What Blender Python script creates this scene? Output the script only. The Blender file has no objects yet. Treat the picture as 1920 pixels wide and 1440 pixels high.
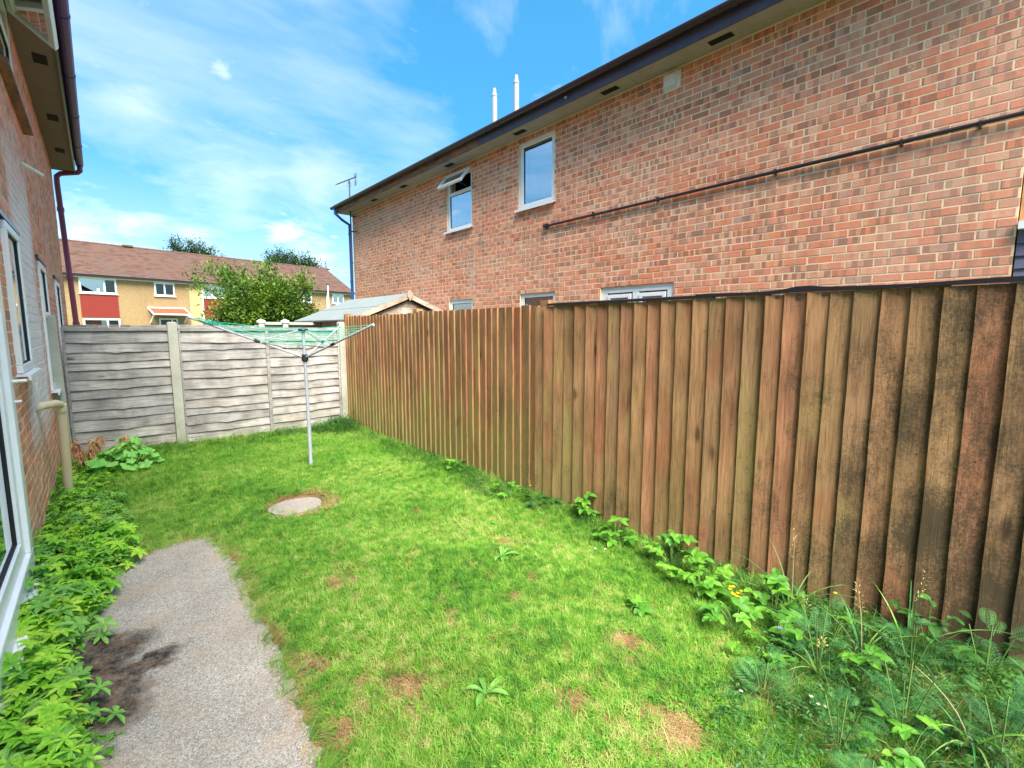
import bpy, bmesh, math, random
import numpy as np
from mathutils import Vector, Matrix, Euler
from math import pi, sin, cos, radians
random.seed(7); rng = np.random.default_rng(7)
SC = bpy.context.scene
COL = SC.collection

# ---------------------------------------------------------------- camera
YAW, PITCH, CAMH = radians(40.8), radians(6.7), 1.6
cd = bpy.data.cameras.new('camera'); cam = bpy.data.objects.new('camera', cd); COL.objects.link(cam)
cam.location = (0, 0, CAMH); cam.rotation_euler = (radians(90) - PITCH, 0, -YAW)
cd.sensor_width = 36; cd.lens = 892 / 1920 * 36; cd.clip_start = .05; cd.clip_end = 3000
SC.camera = cam
FH = Vector((sin(YAW), cos(YAW), 0)); RT = Vector((cos(YAW), -sin(YAW), 0))
def depth_of(x, y): return x * FH.x + y * FH.y

# ---------------------------------------------------------------- light
SUN_DIR = Vector((-.13, -.56, .82)).normalized()          # towards the sun
elev = math.asin(SUN_DIR.z); az = math.atan2(SUN_DIR.x, SUN_DIR.y)
sl = bpy.data.lights.new('sun', 'SUN'); sl.energy = 2.05; sl.angle = radians(42); sl.color = (1, .88, .75)
so = bpy.data.objects.new('sun', sl); COL.objects.link(so)
so.rotation_euler = (-SUN_DIR).to_track_quat('-Z', 'Y').to_euler()
SC.view_settings.view_transform = 'Standard'; SC.view_settings.look = 'None'
SC.view_settings.exposure = 2.76; SC.view_settings.gamma = 1; SC.view_settings.use_curve_mapping = False

# ---------------------------------------------------------------- node helper
class N:
    def __init__(s, tree): s.t = tree; s.t.nodes.clear()
    def a(s, typ, ins=None, **props):
        n = s.t.nodes.new(typ)
        for k, v in props.items(): setattr(n, k, v)
        for k, v in (ins or {}).items():
            if hasattr(v, 'links') or isinstance(v, bpy.types.NodeSocket): s.t.links.new(v, n.inputs[k])
            else: n.inputs[k].default_value = v
        return n
    def m(s, op, a, b=0.0, c=0.0, clamp=False):
        return s.a('ShaderNodeMath', {0: a, 1: b, 2: c}, operation=op, use_clamp=clamp).outputs[0]
    def mix(s, f, a, b, blend='MIX'):
        n = s.t.nodes.new('ShaderNodeMix'); n.data_type = 'RGBA'; n.blend_type = blend
        for i, v in ((0, f), (6, a), (7, b)):
            if isinstance(v, bpy.types.NodeSocket): s.t.links.new(v, n.inputs[i])
            else: n.inputs[i].default_value = v if i == 0 else (v if len(v) == 4 else (*v, 1))
        return n.outputs[2]
    def ramp(s, f, stops, interp='LINEAR'):
        n = s.a('ShaderNodeValToRGB', {0: f}); cr = n.color_ramp; cr.interpolation = interp
        while len(cr.elements) < len(stops): cr.elements.new(.5)
        for e, (p, c) in zip(cr.elements, stops):
            e.position = p; e.color = (c, c, c, 1) if not hasattr(c, '__len__') else (*c, 1)
        return n.outputs[0]
    def rng(s, v, a, b, c=0., d=1.):
        return s.a('ShaderNodeMapRange', {0: v, 1: a, 2: b, 3: c, 4: d}, clamp=True).outputs[0]
    def noise(s, vec, scale, detail=3, rough=.55, w=None, out=0, dist=0.):
        n = s.t.nodes.new('ShaderNodeTexNoise')
        if w is not None:
            n.noise_dimensions = '4D'
            if isinstance(w, bpy.types.NodeSocket): s.t.links.new(w, n.inputs['W'])
            else: n.inputs['W'].default_value = w
        s.t.links.new(vec, n.inputs['Vector']); n.inputs['Scale'].default_value = scale
        n.inputs['Detail'].default_value = detail; n.inputs['Roughness'].default_value = rough
        n.inputs['Distortion'].default_value = dist
        return n.outputs[out]
    def scale(s, vec, v):
        return s.a('ShaderNodeVectorMath', {0: vec, 1: v}, operation='MULTIPLY').outputs[0]
    def pos(s): return s.a('ShaderNodeNewGeometry').outputs['Position']
    def obj(s): return s.a('ShaderNodeTexCoord').outputs['Object']
    def rand(s): return s.a('ShaderNodeObjectInfo').outputs['Random']
    def xyz(s, v): return s.a('ShaderNodeSeparateXYZ', {0: v}).outputs

def mat(name, fn=None, color=(.5, .5, .5), rough=.7, metal=0., spec=.3):
    m = bpy.data.materials.new(name); m.use_nodes = True; n = N(m.node_tree)
    out = n.a('ShaderNodeOutputMaterial')
    p = n.a('ShaderNodeBsdfPrincipled', {'Base Color': (*color, 1), 'Roughness': rough, 'Metallic': metal, 'Specular IOR Level': spec})
    r = fn(n, p) if fn else None
    m.node_tree.links.new((r or p).outputs[0], out.inputs[0])
    return m
def setc(n, p, c): n.t.links.new(c, p.inputs['Base Color'])
def bump(n, p, h, strength=.3, dist=.01):
    b = n.a('ShaderNodeBump', {'Height': h, 'Strength': strength, 'Distance': dist}); n.t.links.new(b.outputs[0], p.inputs['Normal'])

# ---------------------------------------------------------------- world
SEED = 13.2
w = bpy.data.worlds.new('World'); SC.world = w; w.use_nodes = True; n = N(w.node_tree)
sky = n.a('ShaderNodeTexSky', sky_type='NISHITA', sun_disc=False, sun_elevation=elev, sun_rotation=az)
sky.dust_density = 1.6; sky.ozone_density = 1.5; sky.air_density = 1.0
gen = n.a('ShaderNodeTexCoord').outputs['Generated']
x, y, z = n.xyz(gen)
zz = n.m('ADD', n.m('MAXIMUM', z, 0.0), .16)
pv = n.a('ShaderNodeCombineXYZ', {0: n.m('DIVIDE', x, zz), 1: n.m('DIVIDE', y, zz), 2: 0.0}).outputs[0]
rot = n.a('ShaderNodeVectorRotate', {0: pv, 'Angle': radians(-32)}, rotation_type='Z_AXIS').outputs[0]
st = n.scale(rot, (.42, 1.0, 1))
c1 = n.noise(st, .8, 7, .6, w=SEED, dist=.5)
c2 = n.noise(pv, 2.6, 6, .62, w=8.3, dist=.3)
wis = n.rng(c1, .49, .80, 0, .36)
puff = n.m('MULTIPLY', n.rng(c2, .60, .74, 0, .8), n.rng(z, .42, .15, .15, 1))
low = n.rng(z, .28, .0, 0, .28)
cl = n.m('MAXIMUM', n.m('MAXIMUM', wis, puff), 0.0)
# two soft cloud masses: a broad veil low over the terrace and a small puff above the lawn
def blob(v, r, amt):
    d = n.a('ShaderNodeVectorMath', {0: gen, 1: v}, operation='DISTANCE').outputs['Value']
    d = n.m('ADD', d, n.m('MULTIPLY', n.m('SUBTRACT', c2, .5), r * 4.5 if r < .1 else r * 2.4))
    return n.m('MULTIPLY', n.rng(d, r, -r * .4, 0, 1), amt)
def pxdir(px, py):
    d = FH * cos(PITCH) - Vector((0, 0, sin(PITCH))) + RT * ((px - 960) / 892) + (FH * sin(PITCH) + Vector((0, 0, cos(PITCH)))) * ((720 - py) / 892)
    return tuple(d.normalized())
for (a, b, r, amt) in ((420, 135, .05, .75), (535, 437, .05, .8), (440, 350, .17, .42), (600, 350, .14, .42), (250, 200, .13, .40), (590, 500, .10, .8), (150, 440, .1, .7), (380, 480, .1, .55), (240, 450, .08, .5)):
    cl = n.m('MAXIMUM', cl, blob(pxdir(a, b), r, amt * .7))
cl = n.m('MAXIMUM', cl, low)
skc = n.mix(1.0, sky.outputs[0], (.125, .385, .44), 'MULTIPLY')
skc = n.a('ShaderNodeHueSaturation', {'Color': skc, 'Saturation': 1.0, 'Value': 1.0}).outputs[0]
lum = n.a('ShaderNodeRGBToBW', {0: sky.outputs[0]}).outputs[0]
hz_ = n.rng(z, .02, .62, .27, 1.0)
base = n.m('MULTIPLY', n.m('MAXIMUM', lum, 3.0), hz_)
skc = n.mix(1.0, skc, n.a('ShaderNodeCombineColor', {0: n.rng(z, .0, .5, .55, 1.0), 1: n.rng(z, .0, .5, .50, 1.0), 2: n.rng(z, .0, .5, .62, 1.0)}).outputs[0], 'MULTIPLY')
cc = n.a('ShaderNodeCombineColor', {0: n.m('MULTIPLY', base, 2.15), 1: n.m('MULTIPLY', base, 1.85), 2: n.m('MULTIPLY', base, 1.65)}).outputs[0]
fin = n.mix(cl, skc, cc)
bg = n.a('ShaderNodeBackground', {'Color': fin, 'Strength': .11})
wo = n.a('ShaderNodeOutputWorld'); w.node_tree.links.new(bg.outputs[0], wo.inputs[0])

# ---------------------------------------------------------------- object helpers
def meta(o, label=None, cat=None, group=None, kind=None):
    for k, v in (('label', label), ('category', cat), ('group', group), ('kind', kind)):
        if v: o[k] = v
    return o
def empty(name, loc=(0, 0, 0), rz=0, **k):
    o = bpy.data.objects.new(name, None); COL.objects.link(o); o.location = loc; o.rotation_euler = (0, 0, rz)
    o.empty_display_size = .1
    return meta(o, **k)
def link(name, me, parent=None, loc=(0, 0, 0), rot=(0, 0, 0), scl=(1, 1, 1), **k):
    o = bpy.data.objects.new(name, me); COL.objects.link(o); o.parent = parent
    o.location = loc; o.rotation_euler = rot; o.scale = scl
    return meta(o, **k)
class MB:
    def __init__(s): s.v = []; s.f = []; s.mi = []; s.cur = 0
    def add(s, vs, fs):
        o = len(s.v); s.v += [tuple(v) for v in vs]; s.f += [tuple(i + o for i in f) for f in fs]; s.mi += [s.cur] * len(fs); return s
    def box(s, x0, x1, y0, y1, z0, z1, M=None):
        vs = [Vector((x, y, z)) for z in (z0, z1) for y in (y0, y1) for x in (x0, x1)]
        if M: vs = [M @ v for v in vs]
        return s.add(vs, [(0, 2, 3, 1), (4, 5, 7, 6), (0, 1, 5, 4), (2, 6, 7, 3), (0, 4, 6, 2), (1, 3, 7, 5)])
    def tube(s, pts, r, seg=8, cap=True):
        pts = [Vector(p) for p in pts]; rs = r if hasattr(r, '__len__') else [r] * len(pts)
        rings = []; up = None
        for i, p in enumerate(pts):
            d = (pts[min(i + 1, len(pts) - 1)] - pts[max(i - 1, 0)]).normalized()
            if up is None:
                up = Vector((0, 0, 1)) if abs(d.z) < .9 else Vector((1, 0, 0))
            a = d.cross(up).normalized(); up = a.cross(d).normalized()
            rings.append([p + (a * cos(2 * pi * k / seg) + up * sin(2 * pi * k / seg)) * rs[i] for k in range(seg)])
        vs = [v for ring in rings for v in ring]; fs = []
        for i in range(len(pts) - 1):
            for k in range(seg):
                fs.append((i * seg + k, i * seg + (k + 1) % seg, (i + 1) * seg + (k + 1) % seg, (i + 1) * seg + k))
        if cap: fs.append(tuple(range(seg))[::-1]); fs.append(tuple(range((len(pts) - 1) * seg, len(pts) * seg)))
        return s.add(vs, fs)
    def prism(s, poly, axis, a, b):      # poly in the other two axes
        def P(u, v, w_): return {0: (w_, u, v), 1: (u, w_, v), 2: (u, v, w_)}[axis]
        k = len(poly); vs = [P(u, v, a) for u, v in poly] + [P(u, v, b) for u, v in poly]
        return s.add(vs, [tuple(range(k))[::-1], tuple(range(k, 2 * k))] + [(i, (i + 1) % k, (i + 1) % k + k, i + k) for i in range(k)])
    def mesh(s, name, *mats, smooth=False, fix=True):
        me = bpy.data.meshes.new(name); me.from_pydata(s.v, [], s.f)
        for m_ in mats: me.materials.append(m_)
        if len(mats) > 1: me.polygons.foreach_set('material_index', s.mi)
        if fix:
            b = bmesh.new(); b.from_mesh(me); bmesh.ops.recalc_face_normals(b, faces=b.faces); b.to_mesh(me); b.free()
        if smooth:
            me.polygons.foreach_set('use_smooth', [True] * len(me.polygons))
            me.update()
        return me
    def obj(s, name, m_, parent=None, bevel=0, smooth=False, loc=(0, 0, 0), rot=(0, 0, 0), **k):
        ms = m_ if isinstance(m_, (list, tuple)) else [m_]
        o = link(name, s.mesh(name, *ms, smooth=smooth), parent, loc, rot, **k)
        if bevel:
            b = o.modifiers.new('b', 'BEVEL'); b.width = bevel; b.segments = 2; b.limit_method = 'ANGLE'
        return o

# ---------------------------------------------------------------- materials
def brick_shader(palette, stain):
    def fn(n, p):
        P = n.pos(); x, y, z = n.xyz(P)
        row = n.m('FLOOR', n.m('DIVIDE', z, .075))
        yy = n.m('ADD', y, n.m('MULTIPLY', n.m('MODULO', row, 2.0), .1125))
        u = n.m('DIVIDE', yy, .225); col = n.m('FLOOR', u); fr = n.m('FRACT', u)
        cell = n.a('ShaderNodeCombineXYZ', {0: row, 1: col, 2: 1.0}).outputs[0]
        wn = n.a('ShaderNodeTexWhiteNoise', {0: cell}, noise_dimensions='3D')
        c = n.ramp(wn.outputs[0], palette, 'CONSTANT')
        # the dark kiln bands across a stretcher
        jit = n.xyz(wn.outputs[1])
        edge_ = n.noise(P, 70, 2)
        band = n.m('FLOOR', n.m('ADD', n.m('ADD', n.m('MULTIPLY', fr, n.m('ADD', 3.6, n.m('MULTIPLY', jit[2], 3.5))), n.m('MULTIPLY', jit[1], .8)), n.m('MULTIPLY', edge_, .35)))
        bc = n.a('ShaderNodeCombineXYZ', {0: row, 1: col, 2: band}).outputs[0]
        bn = n.a('ShaderNodeTexWhiteNoise', {0: bc}, noise_dimensions='3D').outputs[0]
        soft = n.noise(n.scale(P, (1, 1, .6)), 60, 3, .7)
        hue = n.a('ShaderNodeTexWhiteNoise', {0: n.a('ShaderNodeVectorMath', {0: bc, 1: (7., 3., 1.)}, operation='ADD').outputs[0]}, noise_dimensions='3D').outputs[0]
        c = n.mix(n.rng(hue, .55, 1., 0, .55), c, (.78, .22, .13)); c = n.mix(n.rng(hue, .35, 0., 0, .45), c, (.76, .47, .30))
        dk = n.m('MULTIPLY', n.rng(n.m('ADD', bn, n.m('MULTIPLY', n.m('SUBTRACT', soft, .5), .55)), .56, .70), n.rng(jit[0], .15, .6, .25, .85))
        c = n.mix(n.m('MULTIPLY', dk, .74), c, (.27, .125, .085))
        fine = n.noise(P, 260, 3, .7)
        c = n.mix(1.0, c, n.ramp(fine, [(.3, .72), (.7, 1.22)]), 'MULTIPLY')
        big = n.noise(P, .8, 3)
        c = n.mix(n.rng(big, .5, .75, 0, .35), c, (.72, .48, .36))
        if stain: c = stain(n, c, P, x, y, z)
        setc(n, p, c); bump(n, p, n.m('ADD', fine, n.noise(P, 40, 2)), .5, .004)
    return fn
PAL_R = [(0, (.74, .26, .15)), (.16, (.70, .30, .19)), (.34, (.78, .35, .22)), (.5, (.72, .235, .13)), (.62, (.76, .39, .25)), (.76, (.64, .27, .18)), (.88, (.80, .27, .13)), (.97, (.55, .29, .22))]
def stain_r(n, c, P, x, y, z):
    s = n.m('MULTIPLY', n.m('MULTIPLY', n.rng(n.m('ABSOLUTE', n.m('SUBTRACT', y, 7.62)), .18, .05), n.rng(z, 3.3, 3.1)), n.rng(z, 2.3, 2.5))
    c = n.mix(n.m('MULTIPLY', s, n.rng(n.noise(P, 9, 3), .35, .7, .1, .6)), c, (.55, .48, .40))
    st_ = n.noise(n.scale(P, (1, 7, .5)), 1.5, 4, .6)                       # damp streaks below the pipe, and streaky darkening up to the soffit
    under = n.m('MAXIMUM', n.m('MULTIPLY', n.rng(z, 3.22, 3.2), n.rng(z, 2.3, 3.2, 0, .5)), n.rng(z, 4.45, 4.74, 0, .55))
    c = n.mix(n.m('MULTIPLY', under, n.rng(st_, .45, .65)), c, (.26, .17, .12))
    blot = n.rng(n.noise(n.scale(P, (1, 1, 1.4)), .9, 5, .65, w=6.), .52, .72, 0, .4)
    return n.mix(n.m('MULTIPLY', blot, .6), c, (.48, .25, .16))
def stain_l(n, c, P, x, y, z):
    nz = n.noise(n.scale(P, (1, 1, .5)), 1.6, 4, .6)
    e = n.m('ADD', n.m('ABSOLUTE', n.m('SUBTRACT', y, n.m('ADD', 6.15, n.m('MULTIPLY', z, .05)))), n.m('MULTIPLY', n.m('SUBTRACT', nz, .5), 1.6))
    a = n.m('MULTIPLY', n.m('MULTIPLY', n.rng(e, 1.2, .55), n.rng(z, 3.5, 2.5)), n.rng(z, .5, .9))
    c = n.mix(n.m('MULTIPLY', a, .82), c, (.86, .82, .83))
    c = n.mix(n.m('MULTIPLY', n.rng(z, .75, .1), n.rng(n.noise(P, 5, 4), .35, .65, .2, .7)), c, (.66, .48, .32))
    return c
M_brick = mat('brick_face', brick_shader(PAL_R, stain_r), rough=.88, spec=.2)
PAL_L = [(p_, tuple(min(.86, v_ * 1.2) for v_ in c_)) for p_, c_ in PAL_R]
M_brickL = mat('brick_face_left', brick_shader(PAL_L, stain_l), rough=.88, spec=.2)
def f_mortar(n, p):
    P = n.pos(); f = n.noise(P, 180, 3); g = n.noise(P, 3, 3)
    c = n.mix(n.rng(g, .35, .7), (.88, .69, .44), (.82, .63, .42)); c = n.mix(1., c, n.ramp(f, [(.3, .8), (.7, 1.15)]), 'MULTIPLY')
    setc(n, p, c); bump(n, p, f, .4, .003)
M_mortar = mat('mortar', f_mortar, rough=.95, spec=.1)
def f_mortarL(n, p):
    f_mortar(n, p); P = n.pos(); x, y, z = n.xyz(P)
    c = p.inputs['Base Color'].links[0].from_socket; setc(n, p, stain_l(n, c, P, x, y, z))
M_mortarL = mat('mortar_left', f_mortarL, rough=.95, spec=.1)

def f_upvc(n, p):
    P = n.pos(); c = n.mix(n.rng(n.noise(P, 6, 4), .45, .75, 0, .35), (.80, .82, .85), (.66, .66, .64)); setc(n, p, c)
M_upvc = mat('white_upvc', f_upvc, rough=.28, spec=.5)
def f_glass(n, p):
    g = n.a('ShaderNodeBsdfGlossy', {'Color': (.92, .96, 1, 1), 'Roughness': .01})
    t = n.a('ShaderNodeBsdfTransparent', {'Color': (.62, .68, .68, 1)})
    lw = n.a('ShaderNodeLayerWeight', {'Blend': .5}).outputs['Facing']
    f = n.m('ADD', n.m('MULTIPLY', lw, .45), .38, clamp=True)
    return n.a('ShaderNodeMixShader', {0: f, 1: t.outputs[0], 2: g.outputs[0]})
M_glass = mat('window_glass', f_glass)
def f_glassd(n, p):
    g = n.a('ShaderNodeBsdfGlossy', {'Color': (.5, .55, .6, 1), 'Roughness': .02}); t = n.a('ShaderNodeBsdfTransparent', {'Color': (.5, .52, .52, 1)})
    return n.a('ShaderNodeMixShader', {0: .12, 1: t.outputs[0], 2: g.outputs[0]})
M_glassd = mat('dark_window_glass', f_glassd)
M_gasket = mat('gasket', color=(.02, .02, .022), rough=.6)
M_room = mat('room', color=(.06, .055, .05), rough=.9)
M_curtain = mat('curtain', color=(.62, .64, .68), rough=.9)
def f_wood(c0, c1, c2, algae=True, xy='z'):
    def fn(n, p):
        P = n.pos(); r = n.rand(); x, y, z = n.xyz(P); W = n.m('MULTIPLY', r, 37.)
        sc = (1, 1, .045) if xy == 'z' else (.05, 1, 1)
        ve = n.scale(P, sc)
        warp = n.noise(n.scale(P, (1, 1, .35) if xy == 'z' else (.35, 1, 1)), 7, 2, w=W, out=1)
        vw = n.a('ShaderNodeVectorMath', {0: ve, 1: n.scale(warp, (.035, .035, .035))}, operation='ADD').outputs[0]
        g = n.noise(vw, 75, 4, .65, w=W); g2 = n.noise(ve, 260, 3, .6, w=W)
        base = n.ramp(r, [(0, c0), (.5, c1), (1, c2)])
        tone = n.ramp(n.noise(n.scale(P, (2, 2, .9)), 2.3, 3, w=W), [(.32, .66), (.68, 1.3)])
        c = n.mix(1., base, tone, 'MULTIPLY')
        c = n.mix(1., c, n.ramp(g, [(.28, .5), (.5, 1.), (.75, 1.28)]), 'MULTIPLY')
        c = n.mix(.6, c, n.ramp(g2, [(.3, .7), (.7, 1.2)]), 'MULTIPLY')
        seg = n.noise(n.scale(P, (1, 1, .55)), 2.1, 4, .6, w=n.m('MULTIPLY', r, 11.))
        if xy == 'z':
            c = n.mix(n.rng(seg, .56, .68, 0, .55), c, (.40, .13, .07)); c = n.mix(n.rng(seg, .44, .33, 0, .6), c, (.36, .28, .10))
        # knots
        kn = n.a('ShaderNodeTexVoronoi', {'Vector': n.scale(P, (7., 7., 2.6) if xy == 'z' else (2.6, 7, 7)), 'W': W, 'Scale': 1.0, 'Randomness': 1.}, voronoi_dimensions='4D', feature='F1').outputs['Distance']
        kk = n.rng(n.m('ADD', kn, n.m('MULTIPLY', n.m('SUBTRACT', g, .5), .12)), .19, .09)
        c = n.mix(n.m('MULTIPLY', kk, .75), c, (.045, .025, .015))
        if algae:
            al = n.noise(n.scale(P, (1, 1, .4)), 3.1, 4, .6, w=n.m('MULTIPLY', r, 3.))
            low = n.m('MULTIPLY', n.rng(z, 1.1, .05, .0, .42), n.rng(y, 1., 4.5, .4, 1.35))
            far = n.rng(y, 1.5, 4.5, .0, .10)
            a = n.m('MULTIPLY', n.rng(n.m('ADD', n.m('ADD', al, low), far), .62, 1.05), .6)
            c = n.mix(a, c, (.25, .25, .08))
            # black mottling, denser towards the end nearest the camera and towards the ground
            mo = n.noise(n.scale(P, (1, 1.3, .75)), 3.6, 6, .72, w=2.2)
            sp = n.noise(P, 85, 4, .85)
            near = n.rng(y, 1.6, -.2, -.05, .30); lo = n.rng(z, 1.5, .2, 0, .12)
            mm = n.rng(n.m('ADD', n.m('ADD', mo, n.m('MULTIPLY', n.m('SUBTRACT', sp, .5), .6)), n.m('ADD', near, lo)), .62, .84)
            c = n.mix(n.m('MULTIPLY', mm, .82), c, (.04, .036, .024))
        else:
            grn = n.m('MULTIPLY', n.rng(z, .4, .0, 0, .5), n.rng(n.noise(P, 6, 3), .4, .6))
            c = n.mix(grn, c, (.16, .17, .07))
            dkp = n.rng(n.noise(n.scale(P, (.5, 1, 1.6)), 3.4, 4, .6, w=W), .58, .72, 0, .45)
            c = n.mix(dkp, c, (.16, .14, .12))
            dirt = n.rng(n.noise(n.scale(P, (.4, 1, 1)), 9, 4, .6, w=W), .62, .75, 0, .4)
            c = n.mix(dirt, c, (.36, .22, .13))
        setc(n, p, c); bump(n, p, n.m('ADD', g, g2), .55, .004)
    return fn
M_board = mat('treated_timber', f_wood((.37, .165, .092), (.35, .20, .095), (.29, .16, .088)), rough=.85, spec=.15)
M_slat = mat('weathered_grey_timber', f_wood((.29, .27, .265), (.36, .33, .31), (.32, .30, .295), False, 'x'), rough=.9, spec=.12)
M_shedw = mat('pale_shed_timber', f_wood((.44, .33, .26), (.48, .38, .30), (.42, .33, .28), False, 'x'), rough=.85, spec=.15)
def f_conc(n, p):
    P = n.pos(); f = n.noise(P, 90, 4, .7); g = n.noise(P, 3.5, 5, .6); x, y, z = n.xyz(P)
    c = n.mix(n.rng(g, .35, .7), (.46, .45, .39), (.36, .36, .30)); c = n.mix(1., c, n.ramp(f, [(.3, .75), (.7, 1.2)]), 'MULTIPLY')
    c = n.mix(n.m('MULTIPLY', n.rng(z, .7, .0), n.rng(g, .4, .6, .1, .6)), c, (.18, .2, .1))
    setc(n, p, c); bump(n, p, f, .4, .004)
M_conc = mat('post_concrete', f_conc, rough=.92, spec=.15)
def f_slab(n, p):
    P = n.pos(); x, y, z = n.xyz(P)
    v = n.a('ShaderNodeTexVoronoi', {'Vector': P, 'Scale': 130., 'Randomness': 1.}, feature='F1')
    sc = n.xyz(v.outputs['Color'])[0]
    stone = n.ramp(sc, [(0, (.17, .15, .13)), (.2, (.32, .28, .24)), (.5, (.40, .36, .315)), (.8, (.46, .42, .37)), (.95, (.58, .53, .46)), (1, (.22, .13, .09))])
    v2 = n.a('ShaderNodeTexVoronoi', {'Vector': P, 'Scale': 300., 'Randomness': 1.}, feature='F1')
    st2 = n.ramp(n.xyz(v2.outputs['Color'])[1], [(0, (.2, .18, .16)), (.5, (.38, .35, .32)), (1, (.55, .52, .48))])
    c = n.mix(n.rng(v.outputs['Distance'], .36, .58), stone, st2)
    c = n.mix(n.rng(v.outputs['Distance'], .55, .8, 0, .5), c, (.17, .145, .12))
    g = n.noise(P, 2.4, 5, .6); c = n.mix(1., c, n.ramp(g, [(.3, .68), (.7, .95)]), 'MULTIPLY')
    c = n.mix(n.rng(n.noise(P, 5, 4, .6, w=4.), .48, .70, 0, .55), c, (.34, .25, .18))
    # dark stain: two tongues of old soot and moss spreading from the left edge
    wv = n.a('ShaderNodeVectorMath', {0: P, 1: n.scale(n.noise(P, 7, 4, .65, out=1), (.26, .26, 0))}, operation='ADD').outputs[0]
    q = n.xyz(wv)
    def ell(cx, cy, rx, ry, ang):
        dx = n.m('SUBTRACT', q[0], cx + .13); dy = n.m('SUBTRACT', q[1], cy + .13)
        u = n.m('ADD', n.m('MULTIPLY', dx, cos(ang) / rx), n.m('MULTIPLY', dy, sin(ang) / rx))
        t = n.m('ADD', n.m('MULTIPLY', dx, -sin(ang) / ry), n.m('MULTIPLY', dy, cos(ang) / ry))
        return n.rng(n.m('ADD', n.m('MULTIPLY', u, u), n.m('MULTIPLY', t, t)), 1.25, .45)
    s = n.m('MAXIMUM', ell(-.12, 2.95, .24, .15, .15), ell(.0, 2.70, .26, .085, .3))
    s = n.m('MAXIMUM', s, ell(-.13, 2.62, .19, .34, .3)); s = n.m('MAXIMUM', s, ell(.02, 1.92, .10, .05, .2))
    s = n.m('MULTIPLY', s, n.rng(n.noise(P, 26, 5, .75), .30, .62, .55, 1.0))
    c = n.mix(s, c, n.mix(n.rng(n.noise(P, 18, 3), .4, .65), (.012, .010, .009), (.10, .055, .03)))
    setc(n, p, c); bump(n, p, n.m('SUBTRACT', 1., v.outputs['Distance']), .6, .004)
M_slab = mat('exposed_aggregate', f_slab, rough=.9, spec=.2)
def f_soil(n, p):
    P = n.pos(); a = n.noise(P, 2.2, 4); f = n.noise(P, 55, 4, .7)
    c = n.mix(n.rng(a, .35, .65), (.12, .10, .04), (.27, .16, .08)); c = n.mix(1., c, n.ramp(f, [(.3, .5), (.7, 1.5)]), 'MULTIPLY')
    setc(n, p, c); bump(n, p, f, .8, .02)
M_soil = mat('thatch_soil', f_soil, rough=.95, spec=.1)
def f_far(n, p):
    P = n.pos(); c = n.mix(n.noise(P, .6, 4), (.06, .10, .03), (.12, .13, .05)); setc(n, p, c)
M_far = mat('far_ground', f_far, rough=.95)

def leafmat(name, cols, trans=.35, rough=.5, wscale=1.2, spec=.3, vein=True):
    def fn(n, p):
        P = n.pos(); r = n.a('ShaderNodeObjectInfo').outputs['Random']; a = n.noise(P, wscale, 3)
        b = n.a('ShaderNodeTexWhiteNoise', {0: n.a('ShaderNodeVectorMath', {0: n.scale(P, (22, 22, 22))}, operation='FLOOR').outputs[0]}).outputs[0]
        t = n.m('ADD', n.m('MULTIPLY', a, .66), n.m('ADD', n.m('MULTIPLY', r, .14), n.m('MULTIPLY', b, .26)))
        c = n.ramp(t, [(.28 + .45 * i / (len(cols) - 1), cc) for i, cc in enumerate(cols)])
        c = n.mix(.5, c, n.ramp(n.noise(P, 90, 2), [(.3, .75), (.7, 1.2)]), 'MULTIPLY')
        setc(n, p, c)
        tr = n.a('ShaderNodeBsdfTranslucent', {'Color': n.mix(1., c, (1.15, 1.25, .6), 'MULTIPLY')})
        return n.a('ShaderNodeMixShader', {0: trans, 1: p.outputs[0], 2: tr.outputs[0]})
    return mat(name, fn, rough=rough, spec=spec)
M_grass = leafmat('grass_blade', [(.075, .22, .03), (.14, .34, .04), (.25, .46, .06), (.46, .54, .17)], .4, .5, 1.5)
M_dry = leafmat('dry_blade', [(.35, .20, .09), (.48, .32, .15), (.55, .42, .22)], .3, .8, 3.)
M_cover = leafmat('cover_leaf', [(.15, .40, .035), (.25, .56, .045), (.36, .64, .055), (.46, .62, .08)], .4, .45, 2.)
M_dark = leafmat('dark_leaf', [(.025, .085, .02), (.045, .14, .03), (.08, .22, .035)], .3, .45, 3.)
M_bramble = leafmat('bramble_leaf', [(.06, .20, .025), (.11, .32, .035), (.20, .42, .04)], .35, .45, 3.)
M_mallow = leafmat('mallow_leaf', [(.14, .42, .08), (.22, .54, .12), (.30, .60, .12)], .35, .5, 3.)
M_fern = leafmat('feathery_leaf', [(.025, .11, .03), (.05, .20, .055), (.12, .33, .085)], .3, .55, 3.)
M_dock = leafmat('dock_leaf', [(.10, .27, .05), (.16, .38, .07), (.24, .46, .10)], .35, .45, 4.)
M_tree = leafmat('tree_leaf', [(.022, .06, .010), (.05, .115, .018), (.11, .20, .028), (.22, .32, .05)], .3, .5, 1.4)
M_treefar = leafmat('far_tree_leaf', [(.015, .04, .018), (.035, .075, .028), (.07, .12, .035)], .25, .6, .3)
M_plume = leafmat('dry_plume', [(.50, .22, .11), (.60, .32, .18), (.62, .44, .22)], .3, .8, 6.)
M_stem = mat('green_stem', color=(.12, .2, .05), rough=.6)
M_strawstem = mat('straw_stem', color=(.42, .36, .2), rough=.8)
M_bark = mat('bark', color=(.10, .075, .05), rough=.95)
M_yellow = mat('yellow_petal', color=(.8, .55, .02), rough=.6)
M_purple = mat('purple_petal', color=(.25, .15, .6), rough=.6)
M_white = mat('white_petal', color=(.8, .8, .75), rough=.6)
def f_alu(n, p):
    P = n.pos(); c = n.mix(n.noise(P, 25, 3), (.30, .33, .38), (.42, .45, .50)); setc(n, p, c)
M_alu = mat('aluminium', f_alu, rough=.5, metal=.0)
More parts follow.
